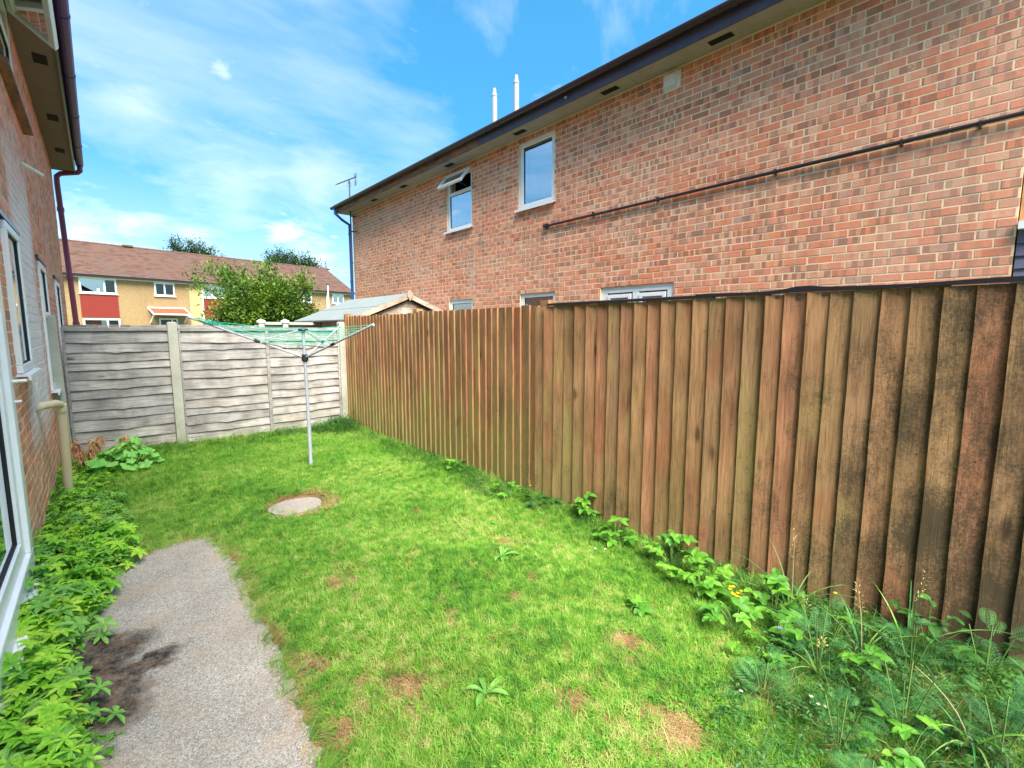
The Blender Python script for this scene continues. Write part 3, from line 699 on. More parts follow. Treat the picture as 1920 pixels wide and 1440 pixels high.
B = MB(); B.box(LX + .0, LX + .035, 4.055, 4.12, .42, .53); B.obj('junction_box', M_upvc, bevel=.006, label='small white plastic box fixed low on the left brick wall beside the patio door', cat='junction box')
# eaves of the left house
LE = -.13
soffit(L_, LX - .18, LE, -1.3, LY1 + .1, 4.64, [2.2, 4.1, 6.0, 7.9, 9.9, 11.6], [1.0, 3.0, 5.0, 6.9, 8.9, 10.9], (-.33, -.21), M_soffitd)
B = MB(); B.box(LE, LE + .022, -1.3, LY1 + .12, 4.62, 4.84); B.obj('fascia', M_gutter, L_)
half_gutter(L_, LE + .09, 4.82, -1.3, LY1 + .14, M_purp, r=.062, step=1.55)
tiled_slope('roof', L_, M_tileR, LE + .08, 4.86, -4.0, 4.86 + 3.95 * math.tan(pit), -1.4, LY1 + .12, 25)
D = empty('rainwater_pipe', (0, 0, 0), label='maroon downpipe with a swan neck at the far corner of the left brick house', cat='downpipe')
gx_ = LE + .09
B = MB(); B.tube([(gx_, 13.0, 4.77), (gx_, 13.0, 4.68), (gx_ - .04, 13.0, 4.64), (LX + .12, 13.03, 4.58), (LX + .06, 13.03, 4.52), (LX + .055, 13.03, 4.4), (LX + .12, 13.03, 1.55), (LX + .12, 13.03, 0)], .045, 10); B.obj('pipe', M_maroon, D, smooth=False)
for z_ in (3.9, 2.6, 1.68): B = MB(); xx = LX + .055 + (4.4 - z_) / 2.85 * .065; B.tube([(xx, 13.03, z_ - .04), (xx, 13.03, z_ + .04)], .058, 10); B.obj('bracket', M_maroon, D)
B = MB(); B.tube([(LX + .0, 6.75, 3.19), (LX + .13, 7.05, 3.17)], .016, 8); B.obj('overflow_pipe', M_white2, label='short white overflow pipe poking out of the left brick wall below the upper window', cat='pipe')
D = empty('waste_pipe', (0, 0, 0), label='cream plastic waste pipe bent down from the left brick wall into the weeds', cat='pipe')
B = MB(); B.tube([(LX - .02, 5.60, .93), (LX + .04, 5.70, .935), (LX + .11, 5.85, .93), (LX + .13, 5.90, .915), (LX + .135, 5.93, .88)], .034, 12, cap=True); B.obj('elbow', M_cream, D, smooth=True)
B = MB(); B.tube([(LX + .135, 5.93, .90), (LX + .125, 6.05, .45), (LX + .11, 6.2, -.05)], .036, 12); B.obj('pipe', M_cream, D)
B = MB(); B.tube([(LX + .1355, 5.925, .91), (LX + .135, 5.94, .85)], .042, 12); B.obj('socket', M_cream, D)

# ---------------------------------------------------------------- grey back fence
FY = 7.65
BF = empty('grey_fence', (0, FY, 0), label='weathered grey lapped timber fence across the back of the lawn, with concrete posts', cat='fence')
def cpost(x, w_, top, lean, name='concrete_post'):
    B = MB(); wz = w_ / 2
    B.prism([(-wz, -.1), (wz, -.1), (wz + lean, top - .02), (wz - .015 + lean, top), (-wz + .015 + lean, top), (-wz + lean, top - .02)], 1, -.06, .05)
    return B.obj(name, M_conc, BF, bevel=.006, loc=(x, 0, 0))
cpost(-.40, .13, 1.75, -.03); cpost(.73, .105, 1.68, -.005); cpost(2.955, .095, 1.70, .0)
def slats(x0, x1, ztop, knot):
    z = ztop; k = 0
    hs = []
    while z > .0: h_ = random.uniform(.095, .145); hs.append((z, h_)); z -= h_
    for (zt, h_) in hs:
        B = MB(); K = 26; ph = random.uniform(0, 6); am = random.uniform(.0015, .004); vs = []
        kx = x0 + (x1 - x0) * knot + random.uniform(-.03, .03)
        tilt = random.uniform(-.010, .012); sg = random.uniform(-.007, .002)
        for i in range(K + 1):
            x = x0 + (x1 - x0) * i / K; t = i / K
            wv = am * sin(t * 5 + ph) + .4 * am * sin(t * 17 + ph * 2) + sg * sin(t * pi) * 1.2 + tilt * (t - .5)
            wv += random.uniform(-.0015, .0015) - .012 * math.exp(-((x - kx) / .05) ** 2) * (1 if k % 2 else .3)
            bow = .008 * math.exp(-((x - kx) / .08) ** 2)
            zb = zt - h_ - .012 + wv; zu = zt + .012
            yo = -.024 - bow + .004 * sin(t * 9 + ph)
            vs += [(x, yo, zb), (x, yo + .013, zb - .001), (x, .004 - bow * .3, zu), (x, -.004 - bow * .5, zu)]
        fs = []
        for i in range(K):
            o = 4 * i
            for q in range(4): fs.append((o + q, o + (q + 1) % 4, o + 4 + (q + 1) % 4, o + 4 + q))
        fs += [(0, 1, 2, 3), (4 * K + 3, 4 * K + 2, 4 * K + 1, 4 * K)]
        B.add(vs, fs); B.obj('slat', M_slat, BF); k += 1
slats(-.335, .675, 1.565, .5); slats(.79, 1.83, 1.56, .46); slats(1.87, 2.90, 1.56, .55)
def bar(n_, m_, par, *bx): B = MB(); B.box(*bx); return B.obj(n_, m_, par, bevel=.003)
bar('top_rail', M_slat, BF, -.335, .675, -.034, .012, 1.565, 1.61); bar('top_rail', M_slat, BF, .785, 2.905, -.034, .012, 1.56, 1.605)
bar('batten', M_slat, BF, -.335, -.31, -.042, -.020, .02, 1.565)
bar('batten', M_slat, BF, 1.828, 1.872, -.040, -.012, .0, 1.56); bar('batten', M_slat, BF, .785, .805, -.042, -.02, 0, 1.56); bar('batten', M_slat, BF, 2.88, 2.905, -.042, -.02, 0, 1.56)

# ---------------------------------------------------------------- brown close-board fence
FX = 3.03
RF = empty('brown_fence', (FX, 0, 0), label='tall brown close-board timber fence along the right side of the lawn', cat='fence')
protos = {}
def board_mesh(flip, var):
    key = (flip, var)
    if key in protos: return protos[key]
    B = MB(); r = random.Random(var * 7 + 3); wd = .142; K = 10; vs = []
    thick, thin = .019, .006
    cup = r.uniform(-.002, .004)
    for i in range(K + 1):
        z = 1.79 * i / K; wob = r.uniform(-.0018, .0018)
        sa, sb = (thin, thick) if flip else (thick, thin)
        vs += [(0, -wd / 2 + wob, z), (-sa, -wd / 2 + wob, z), (-(sa + sb) / 2 - cup, 0, z), (-sb, wd / 2 + wob, z), (0, wd / 2 + wob, z)]
    fs = [tuple(range(5)), tuple(range(5 * K, 5 * K + 5))]
    for i in range(K):
        for q in range(5): fs.append((5 * i + q, 5 * i + (q + 1) % 5, 5 * i + 5 + (q + 1) % 5, 5 * i + 5 + q))
    B.add(vs, fs); protos[key] = B.mesh('board', M_board); return protos[key]
y = 7.53; i = 0
while y > -.95:
    if y > 5.35: pitch, flip, top = random.uniform(.085, .115), False, 1.785
    elif y > 3.1: pitch, flip, top = random.uniform(.095, .125), False, 1.80
    else: pitch, flip, top = random.uniform(.110, .122), True, 1.795
    pitch_rot = radians(5.0) * (-1 if not flip else 1)
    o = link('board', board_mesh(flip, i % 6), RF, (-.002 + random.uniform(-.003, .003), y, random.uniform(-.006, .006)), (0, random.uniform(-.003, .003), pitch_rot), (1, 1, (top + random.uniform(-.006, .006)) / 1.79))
    o.rotation_euler.x = random.uniform(-.003, .003)
    y -= pitch; i += 1
for (yy, h_) in ((7.60, 1.83), (5.40, 1.84), (3.08, 1.85), (.75, 1.70)):
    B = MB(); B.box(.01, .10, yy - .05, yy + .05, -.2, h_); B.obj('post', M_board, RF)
bar('post', M_board, RF, -.03, .008, 7.545, 7.62, 0, 1.82)
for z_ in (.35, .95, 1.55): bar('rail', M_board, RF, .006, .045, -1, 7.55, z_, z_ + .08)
# black felt capping strip on the near bays
B = MB(); B.prism([(-.036, 1.792), (.05, 1.80), (.05, 1.822), (-.036, 1.812)], 1, 1.63, 3.0); B.obj('capping_strip', M_black, RF)
B = MB(); vs = []
yy_ = np.linspace(1.62, -1, 40)
for v in yy_:
    h_ = .016 * math.exp(-((v - .99) / .09) ** 2) + .003 * sin(v * 9)
    zt = 1.812 + h_ + .006; vs += [(-.034, v, 1.798 + h_ * .3), (-.034, v, zt), (.05, v, zt + .004), (.05, v, 1.80)]
B.add(vs, [(4 * i + q, 4 * i + (q + 1) % 4, 4 * i + 4 + (q + 1) % 4, 4 * i + 4 + q) for i in range(39) for q in range(4)] + [(0, 1, 2, 3), (156, 157, 158, 159)]); B.obj('capping_strip', M_black, RF)
B = MB()
for k in range(86):
    yb = 7.5 - k * .101
    for z_ in (.39, .99, 1.59):
        c = (-.019, yb + random.uniform(-.02, .02), z_ + random.uniform(-.012, .012)); B.tube([(c[0] + .004, c[1], c[2]), (c[0], c[1], c[2])], .0032, 6)
B.obj('nail_heads', M_dkgap, RF, kind='stuff')
B = MB()
for yb in (1.62, 1.52, 1.40, 1.26, 1.12, 1.0, .88): B.box(-.024, -.018, yb - .012, yb + .012, 1.772 + random.uniform(-.004, .004), 1.782)
B.obj('staples', M_steel, RF, kind='stuff')

# ---------------------------------------------------------------- rotary clothes dryer
DX, DY = 1.735, 5.56
DR = empty('rotary_clothes_dryer', (DX, DY, 0), label='metal rotary washing line with three arms and green lines, standing in the lawn', cat='clothes dryer')
B = MB(); B.tube([(0, 0, -.1), (0, 0, .62)], .021, 14); B.obj('ground_tube', M_alu, DR)
B = MB(); B.tube([(0, 0, .6), (-.012, 0, 1.60)], .017, 14); B.obj('pole', M_alu, DR)
hub = Vector((-.007, 0, 1.27)); topc = Vector((-.012, 0, 1.585))
B = MB(); B.tube([hub + Vector((0, 0, -.045)), hub + Vector((0, 0, -.03)), hub + Vector((0, 0, .03)), hub + Vector((0, 0, .04))], [.022, .036, .036, .026], 14); B.obj('hub', M_black, DR)
B = MB(); B.tube([topc + Vector((0, 0, -.03)), topc + Vector((0, 0, -.005)), topc + Vector((0, 0, .01)), topc + Vector((0, 0, .018))], [.025, .055, .05, .02], 14); B.obj('top_cap', M_black, DR)
tips = []
for (ang, zt, ln) in ((-121.5, 1.70, 1.04), (118.5, 1.625, 1.02), (1.0, 1.615, 1.05)):
    a = radians(ang); d = RT * sin(a) + FH * cos(a); tip = Vector((d.x * ln, d.y * ln, zt)); tips.append(tip)
for k, tip in enumerate(tips):
    B = MB(); st_ = hub + (tip - hub) * .03; B.tube([st_, tip], .0115, 10); AR = B.obj('arm', M_alu, DR)
    B = MB(); B.tube([tip, tip + (tip - hub).normalized() * .03], .015, 10); B.obj('arm_cap', M_flue, AR)
    q = hub + (tip - hub) * .45; B = MB(); B.tube([topc, q], .0055, 8); B.obj('strut', M_alu, DR)
    B = MB(); B.tube([q - (tip - hub).normalized() * .03, q + (tip - hub).normalized() * .03], .017, 10); B.obj('slider', M_black, DR)
for lv in np.linspace(.42, .985, 8):
    B = MB(); pts = []
    for k in range(3):
        p0 = hub + (tips[k] - hub) * lv; p1 = hub + (tips[(k + 1) % 3] - hub) * lv; L = (p1 - p0).length
        for s_ in range(8):
            t = s_ / 8; q = p0.lerp(p1, t); q.z += .012 - .05 * L * 4 * t * (1 - t) * random.uniform(.6, .9); pts.append(q)
    pts.append(pts[0]); B.tube(pts, .0024, 5); B.obj('line', M_line, DR)
B = MB()   # slack end of line bundled round the left tip
for k in range(7):
    q = hub + (tips[0] - hub) * (.86 + .018 * k)
    B.tube([q + Vector((0, 0, .0)), q + Vector((.03, .02, .022)), q + Vector((.07, .0, .0)), q + Vector((.05, -.03, -.012)), q], .0028, 5)
B.obj('line_bundle', M_line, DR)
B = MB(); p0 = hub + (tips[2] - hub) * .5
B.tube([hub + (tips[0] - hub) * .42, Vector((-.13, -.12, 1.36)), Vector((-.05, .02, 1.41)), hub + (tips[1] - hub) * .35], .004, 6); B.obj('loose_line', M_black, DR)

# ---------------------------------------------------------------- shed beyond the brown fence
SY0, SY1, SXm, SZr, SW = 7.85, 10.5, 4.29, 2.215, 1.15
SH = empty('garden_shed', (SXm, SY0, 0), label='pale timber garden shed with green-grey felt roof behind the brown fence', cat='shed')
sp = .40
for k in range(14):
    z0_ = .3 + k * .14; z1_ = z0_ + .135
    hw0 = min(SW - .1, max(.0, (SZr - .06 - z1_) / sp)) if z1_ > SZr - SW * sp else SW - .12
    hw0b = min(SW - .12, max(.02, (SZr - .06 - z0_) / sp))
    if hw0 <= .02 and z0_ > SZr - .1: continue
    B = MB(); B.prism([(-hw0b, z0_), (hw0b, z0_), (hw0, z1_), (-hw0, z1_)], 1, .02 + .004 * (k % 2), .045); B.obj('cladding_board', M_shedw, SH)
B = MB(); B.box(-SW + .1, -SW + .12, .046, SY1 - SY0, 0, SZr - SW * sp - .03); B.box(SW - .12, SW - .1, .046, SY1 - SY0, 0, SZr - SW * sp - .03); B.box(-SW + .12, SW - .12, SY1 - SY0 - .02, SY1 - SY0, 0, SZr - SW * sp); B.obj('side_wall', M_shedw, SH)
for s_ in (-1, 1):
    for j in range(2):
        t0, t1 = (0, .55) if j == 0 else (.53, 1.04)
        B = MB(); up = .012 if j == 0 else .006
        B.prism([(s_ * SW * t0, SZr - SW * sp * t0 + up), (s_ * SW * t1, SZr - SW * sp * t1 + up), (s_ * SW * t1, SZr - SW * sp * t1 - .016), (s_ * SW * t0, SZr - SW * sp * t0 - .016)], 1, -.04, SY1 - SY0 + .06); B.obj('roof_felt', M_felt, SH)
    B = MB(); B.prism([(s_ * .0, SZr + .0), (s_ * (SW + .03), SZr - (SW + .03) * sp), (s_ * (SW + .03), SZr - (SW + .03) * sp - .085), (s_ * .0, SZr - .085)], 1, -.062, -.042); B.obj('bargeboard', M_shedw, SH)
    B = MB(); B.prism([(s_ * .0, SZr - .086), (s_ * SW, SZr - SW * sp - .086), (s_ * SW, SZr - SW * sp - .12), (s_ * .0, SZr - .12)], 1, -.03, .018); B.obj('roof_shade_strip', M_dkgap, SH)  # near-black strip paints in the shade under the shed roof overhang
B = MB(); B.prism([(-.055, SZr - .045), (-.05, SZr + .02), (0, SZr + .06), (.05, SZr + .02), (.055, SZr - .045), (0, SZr - .135)], 1, -.082, -.063); B.obj('finial', M_shedw, SH, bevel=.004)

# rear garden fence glimpsed between, and white gate rail
RG = empty('rear_garden_fence', (0, 9.6, 0), label='low grey timber fence seen just above the top of the weathered back fence', cat='fence')
for k in range(26):
    x0_ = -.40 + k * .13; B = MB(); B.box(x0_, x0_ + .126, 0, .02, 0, 1.64 + .02 * random.random()); B.obj('board', M_slat, RG)
GR = empty('white_capped_rail', (0, 9.4, 0), label='pale rail with three white post caps behind the grey fence, left of the shed', cat='rail')
for x_ in (2.20, 2.60, 3.25):
    B = MB(); B.box(x_ - .045, x_ + .045, -.045, .045, 0, 1.70); B.obj('post', M_conc, GR)
    B = MB(); B.add([(x_ - .06, -.06, 1.70), (x_ + .06, -.06, 1.70), (x_ + .06, .06, 1.70), (x_ - .06, .06, 1.70), (x_ - .06, -.06, 1.73), (x_ + .06, -.06, 1.73), (x_ + .06, .06, 1.73), (x_ - .06, .06, 1.73), (x_, 0, 1.765)], [(3, 2, 1, 0), (0, 1, 5, 4), (1, 2, 6, 5), (2, 3, 7, 6), (3, 0, 4, 7), (4, 5, 8), (5, 6, 8), (6, 7, 8), (7, 4, 8)]); B.obj('post_cap', M_white2, GR)
B = MB(); B.box(2.245, 2.555, -.02, .02, 1.66, 1.71); B.box(2.645, 3.205, -.02, .02, 1.66, 1.71); B.obj('rail', M_conc, GR)
B = MB(); B.box(2.1, 3.3, .03, .05, 0, 1.655); B.obj('panel', M_slat, GR)

# ---------------------------------------------------------------- terrace of houses
TA = Vector((-.88, 37.83, 0)); tr = radians(13.53)
TR = empty('terraced_houses', TA, tr, label='long terrace of yellow rendered houses with brown tiled roof beyond the back fence', cat='terrace')
XL, XR, TD = -9.0, 18.9, 7.6
def tb(name, m_, par, *bx, bevel=0): B = MB(); B.box(*bx); return B.obj(name, m_, par, bevel=bevel)
tb('wall', M_render, TR, XL, 5.88, 0, TD, -.1, 4.66); tb('wall', M_pale, TR, 5.881, 6.62, -.015, TD, -.1, 4.66); tb('wall', M_render, TR, 6.621, XR, 0.002, TD, -.1, 4.66)
def twin(x0, x1, z0, z1, cuts, cur=False, dark=True):
    B = MB(); wd = .085
    for a in (z0, z1 - wd): B.box(x0, x1, -.05, .01, a, a + wd)
    xs = [x0] + cuts + [x1]
    for i, xx in enumerate(xs):
        a = xx if i == 0 else (xx - wd if i == len(xs) - 1 else xx - wd / 2); B.box(a, a + wd, -.05, .01, z0 + wd, z1 - wd)
    Wn = B.obj('window', M_white2, TR)
    for i in range(len(xs) - 1):
        a = xs[i] + (wd if i == 0 else wd / 2); c = xs[i + 1] - (wd if i == len(xs) - 2 else wd / 2)
        B = MB(); B.box(a, c, -.022, -.012, z0 + wd, z1 - wd); B.obj('pane', M_glass if (cur or (x1 - x0 > 1.5 and i == 0)) else M_glassd, Wn)
        B = MB(); B.box(a, c, -.010, -.004, z0 + wd, z1 - wd); B.obj('backing', (M_curtain if cur else M_room), Wn)
    tb('sill', M_white2, Wn, x0 - .05, x1 + .05, -.09, .0, z0 - .05, z0 - .002)
    return Wn
W_ = twin(.2, 1.95, 3.66, 4.56, [1.37])
tb('notice', M_white2, W_, 1.0, 1.12, -.03, -.023, 3.75, 3.95)
twin(3.9, 5.03, 3.69, 4.54, [4.46]); twin(.22, 1.98, .9, 2.17, [1.37]); twin(6.76, 8.45, 3.70, 4.54, [7.3, 7.9], cur=True); twin(6.8, 8.4, .9, 2.2, [7.6], cur=True)
twin(10.2, 11.4, 3.7, 4.54, [10.8]); twin(13.2, 14.9, 3.7, 4.54, [14.2]); twin(16.85, 17.98, 3.72, 4.58, [17.4], cur=True); twin(-4.6, -3.0, 3.7, 4.54, [-3.6])
def hung(x0, x1, z0, z1):
    P_ = empty('red_tile_panel', parent if False else (0, 0, 0)); P_.parent = TR
    k = 0; z = z0
    while z < z1 - .02:
        B = MB(); B.prism([(-.045, z), (-.03, z + .11), (.0, z + .11), (.0, z)], 0, x0, x1); B.obj('tile_course', M_redtile, P_); z += .105
hung(.2, 1.97, 2.26, 3.56); hung(6.78, 8.45, 2.3, 3.58); hung(13.2, 14.9, 2.3, 3.58)
# door and canopy
CN = empty('door_canopy'); CN.parent = TR
for k in range(4):
    f = k / 4; B = MB(); y0_ = -.02 - .85 * (1 - f); z0_ = 2.56 + .30 * f
    B.prism([(-.87 + .85 * f, 2.54 + .33 * f), (-.87 + .85 * (f + .3), 2.54 + .33 * (f + .3)), (-.87 + .85 * (f + .3), 2.51 + .33 * (f + .3)), (-.87 + .85 * f, 2.50 + .33 * f)], 0, 3.50, 5.50); B.obj('tile_course', M_orange, CN)
B = MB(); B.box(3.46, 5.54, -.90, -.875, 2.44, 2.53); B.prism([(-.875, 2.46), (-.02, 2.85), (-.02, 2.93), (-.875, 2.54)], 0, 3.44, 3.495); B.prism([(-.875, 2.46), (-.02, 2.85), (-.02, 2.93), (-.875, 2.54)], 0, 5.505, 5.56); B.box(3.44, 5.56, -.06, -.005, 2.88, 2.95); B.obj('canopy_trim', M_white2, CN)
B = MB(); B.prism([(-.02, 1.9), (-.08, 1.9), (-.7, 2.43), (-.6, 2.43), (-.02, 2.0)], 0, 3.52, 3.58); B.prism([(-.02, 1.9), (-.08, 1.9), (-.7, 2.43), (-.6, 2.43), (-.02, 2.0)], 0, 5.42, 5.48); B.obj('bracket', M_white2, CN)
twin(4.02, 5.08, .1, 2.24, [4.75]).name = 'front_door'
# roof of lapped tile courses
RZ0, RD, RR = 4.74, 3.95, 7.11
B = MB(); rows = 26
for k in range(rows):
    f0, f1 = k / rows, (k + 1.12) / rows
    y0_, y1_ = -.28 + (RD + .28) * f0, -.28 + (RD + .28) * f1; z0_, z1_ = RZ0 + (RR - RZ0) * f0, RZ0 + (RR - RZ0) * f1
    B.prism([(y0_, z0_ + .03), (y1_, z1_), (y1_, z1_ - .02), (y0_, z0_ - .01)], 0, XL - .1, XR + .1)
RO = B.obj('roof', M_tile, TR, kind='stuff')
B = MB(); B.prism([(RD, RR), (TD + .3, 4.7), (TD + .3, 4.6), (RD, RR - .1)], 0, XL - .1, XR + .1); B.obj('roof_back', M_tile, TR)
B = MB(); x_ = XL
while x_ < XR: B.tube([(x_, RD, RR + .0), (x_ + .44, RD, RR + .012)], .075, 8); x_ += .45
B.obj('ridge_tiles', M_tile, TR, kind='stuff')
B = MB(); B.prism([(0.003, 4.6), (TD - .003, 4.6), (RD, RR - .08)], 0, XR - .2, XR - .003); B.obj('gable', M_render, TR)
B = MB(); B.box(XL, XR + .1, -.34, -.24, 4.60, 4.70); B.obj('gutter', M_black, TR)
B = MB(); B.box(XL, XR, -.24, -.001, 4.55, 4.598); B.obj('soffit', M_white2, TR)
B = MB(); B.box(3.55, 4.1, RD - .2, RD + .2, RR + .02, RR + .13); B.obj('ridge_vent', M_tileR, TR)
for x_ in (6.66, 16.3): B = MB(); B.tube([(x_, -.08, 0), (x_, -.08, 4.6)], .05, 8); B.obj('downpipe', M_white2, TR)
A2 = empty('ridge_aerial', TA + Matrix.Rotation(tr, 3, 'Z') @ Vector((19.0, RD, RR)), label='tiny television aerial on the right-hand end of the far brown tiled roof', cat='aerial')
B = MB(); B.tube([(0, 0, -.3), (0, 0, .72)], .025, 6); B.obj('mast', M_steel, A2)
B = MB(); B.tube([(-.4, 0, .62), (.2, 0, .8)], .02, 5)
for k in range(5): B.tube([(-.35 + .12 * k, -.2, .64 + .036 * k), (-.35 + .12 * k, .2, .64 + .036 * k)], .01, 4)
B.obj('boom', M_steel, A2)
CH = empty('metal_chimney_stack', (19.6, 47.2, 0), label='thin grey metal chimney pipe standing between the far roof end and the brick house', cat='chimney')
B = MB(); B.tube([(0, 0, 0), (0, 0, 8.0)], .13, 10); B.obj('pipe', M_steel, CH); B = MB(); B.tube([(0, 0, 8.0), (0, 0, 8.15)], .18, 10); B.obj('cap', M_steel, CH)
LP = empty('lamp_post', (10.9, 30.0, 0), label='thin pale lamp post beside the right edge of the leafy tree', cat='lamp post')
B = MB(); B.tube([(0, 0, 0), (0, 0, 4.25)], [.05, .035], 8); B.obj('pole', M_white2, LP)
B = MB(); B.box(-.10, .10, -.07, .07, 4.25, 4.36); B.obj('lantern', M_steel, LP, bevel=.02)

# ---------------------------------------------------------------- leaf and plant builders
def leaf_shape(B, base, d, up, L, W, seg=4, fold=.25, droop=.3, tipw=.0, shape='ovate'):
    """one leaf as a folded ribbon of quads"""
    d = d.normalized(); side = d.cross(up).normalized(); nrm = side.cross(d).normalized(); vs = []; fs = []
    for i in range(seg + 1):
        t = i / seg
        if shape == 'ovate': wv = math.sin(pi * min(1, t * .92 + .05)) ** .8 * (1 - .35 * t)
        elif shape == 'blade': wv = (1 - t) ** .7 * .9 + .05
        else: wv = math.sin(pi * (t * .86 + .08)) * (.5 + .6 * t)
        if i == seg: wv = .02
        c = base + d * (L * t) - Vector((0, 0, 1)) * (droop * L * t * t)
        vs += [c - side * (W * wv / 2) + nrm * (W * wv * fold), c, c + side * (W * wv / 2) + nrm * (W * wv * fold)]
    for i in range(seg):
        o = 3 * i; fs += [(o, o + 1, o + 4, o + 3), (o + 1, o + 2, o + 5, o + 4)]
    B.add(vs, fs)
def rdir(r, el): a = r.uniform(0, 2 * pi); e = radians(el); return Vector((cos(a) * cos(e), sin(a) * cos(e), sin(e)))
def blade(B, r, base, L, W, lean, a):
    d = Vector((cos(a), sin(a), 0)); side = Vector((-sin(a), cos(a), 0)); tw = r.uniform(-.8, .8); side = (side * cos(tw) + d * sin(tw))
    vs = []; S = 3
    for i in range(S + 1):
        t = i / S; c = base + d * (L * lean * t ** 1.6) + Vector((0, 0, L * (t - .38 * lean * t * t)))
        ww = W * (1 - t ** 1.5) / 2
        if i == S: vs.append(c)
        else: vs += [c - side * ww, c + side * ww]
    B.add(vs, [(0, 1, 3, 2), (2, 3, 5, 4), (4, 5, 6)])
def src(col, name, B, m_): me_ = B.mesh(name, m_, fix=False); o = bpy.data.objects.new(name, me_); col.objects.link(o); return o
def inst_tree(col):
    g = bpy.data.node_groups.new('scatter', 'GeometryNodeTree')
    g.interface.new_socket('Geometry', in_out='INPUT', socket_type='NodeSocketGeometry'); g.interface.new_socket('Geometry', in_out='OUTPUT', socket_type='NodeSocketGeometry')
    gi = g.nodes.new('NodeGroupInput'); go = g.nodes.new('NodeGroupOutput')
    m2 = g.nodes.new('GeometryNodeMeshToPoints'); iop = g.nodes.new('GeometryNodeInstanceOnPoints'); ci = g.nodes.new('GeometryNodeCollectionInfo')
    ci.inputs[0].default_value = col; ci.inputs['Separate Children'].default_value = True; ci.inputs['Reset Children'].default_value = True
    def att(nm, ty):
        a_ = g.nodes.new('GeometryNodeInputNamedAttribute'); a_.data_type = ty; a_.inputs[0].default_value = nm
        return [o for o in a_.outputs if o.enabled and o.name == 'Attribute'][0]
    iop.inputs['Pick Instance'].default_value = True
    lk = g.links.new; lk(gi.outputs[0], m2.inputs[0]); lk(m2.outputs[0], iop.inputs['Points']); lk(ci.outputs[0], iop.inputs['Instance'])
    lk(att('idx', 'INT'), iop.inputs['Instance Index']); lk(att('rot', 'FLOAT_VECTOR'), iop.inputs['Rotation']); lk(att('scl', 'FLOAT_VECTOR'), iop.inputs['Scale'])
    lk(iop.outputs[0], go.inputs[0]); return g
def scatter(name, col, P, R_, S_, I_, parent=None, **k):
    me_ = bpy.data.meshes.new(name); me_.from_pydata([tuple(p) for p in P], [], [])
    me_.attributes.new('rot', 'FLOAT_VECTOR', 'POINT').data.foreach_set('vector', np.asarray(R_, float).ravel())
    me_.attributes.new('scl', 'FLOAT_VECTOR', 'POINT').data.foreach_set('vector', np.asarray(S_, float).ravel())
    me_.attributes.new('idx', 'INT', 'POINT').data.foreach_set('value', np.asarray(I_, int))
    o = link(name, me_, parent, **k); md = o.modifiers.new('scatter', 'NODES'); md.node_group = inst_tree(col); return o

# grass clumps
cg = bpy.data.collections.new('grass_sources')
for v in range(7):
    r = random.Random(v); B = MB()
    for k in range(34):
        a = r.uniform(0, 2 * pi); q = r.uniform(0, .05) ; base = Vector((q * cos(a), q * sin(a), -.005))
        blade(B, r, base, r.uniform(.024, .066) * (1.35 if r.random() < .15 else 1), r.uniform(.0026, .0052), r.uniform(.15, 1.25), r.uniform(0, 2 * pi))
    src(cg, 'clump%02d' % v, B, M_grass)
for v in range(7, 9):      # dead thatch
    r = random.Random(v); B = MB()
    for k in range(26):
        a = r.uniform(0, 2 * pi); q = r.uniform(0, .05); blade(B, r, Vector((q * cos(a), q * sin(a), 0)), r.uniform(.02, .045), r.uniform(.0018, .003), r.uniform(.8, 1.8), r.uniform(0, 2 * pi))
    src(cg, 'clump%02d' % v, B, M_dry)
for v in range(9, 11):      # clover and small broad leaves in the turf
    r = random.Random(v); B = MB()
    for k in range(9):
        q = Vector((r.uniform(-.045, .045), r.uniform(-.045, .045), r.uniform(.015, .035)))
        for j in range(3): d = rdir(r, r.uniform(5, 35)); leaf_shape(B, q, d, Vector((0, 0, 1)), r.uniform(.009, .016), r.uniform(.008, .013), 3)
    src(cg, 'clump%02d' % v, B, M_bramble)
BARE = [(1.35, 2.1, .04), (.9, 1.81, .13), (1.05, 2.87, .10), (1.63, .88, .10), (.62, 1.75, .06), (1.45, 1.25, .06), (2.2, 2.6, .08), (.55, 3.3, .05), (.62, 2.2, .08), (1.9, 1.3, .09), (1.75, 2.0, .05)]
def density_field(px, py):
    dn = np.ones(px.shape); inside = in_poly(px, py, SLAB); ds = poly_dist(px, py, SLAB)
    dn[inside & (ds > .02)] = 0; dn = np.where((ds < .055) & ~inside, dn * .28, dn)
    rr = np.hypot((px - 1.30) / .30, (py - 4.45) / .29); dn[rr < 1.0] = 0; dn = np.where((rr < 1.2), dn * .5, dn)
    for (a, c, q) in BARE: dn *= 1 - .85 * np.exp(-((px - a) ** 2 + (py - c) ** 2) / (2 * (q * .6) ** 2))
    return dn
NG = 34000
# more clumps near the camera, where each one shows
px = rng.uniform(-.44, 3.0, NG * 3); py = -.9 + 8.5 * rng.random(NG * 3) ** 1.15
dep = px * FH.x + py * FH.y; keepv = (dep > .9) & (np.abs(px * RT.x + py * RT.y) < dep * 1.25 + .35)
px, py = px[keepv], py[keepv]; dn = density_field(px, py); kp = rng.random(len(px)) < dn; px, py = px[kp][:NG], py[kp][:NG]
lown = np.sin(px * 3.1 + 1) * np.sin(py * 2.3) + .5 * np.sin(px * 7.7 + py * 5.1)
lush = np.clip((py - 4.9) / 1.2, 0, 1) * .55 + np.exp(-np.abs(px - 2.98) / .16) * .9 + np.exp(-np.abs(py - 7.6) / .2) * .9
sc = (.72 + .16 * lown + rng.uniform(-.15, .25, len(px)) + lush); sc = np.clip(sc, .4, 2.6)
ds = poly_dist(px, py, SLAB)
idx = rng.integers(0, 7, len(px)); u = rng.random(len(px))
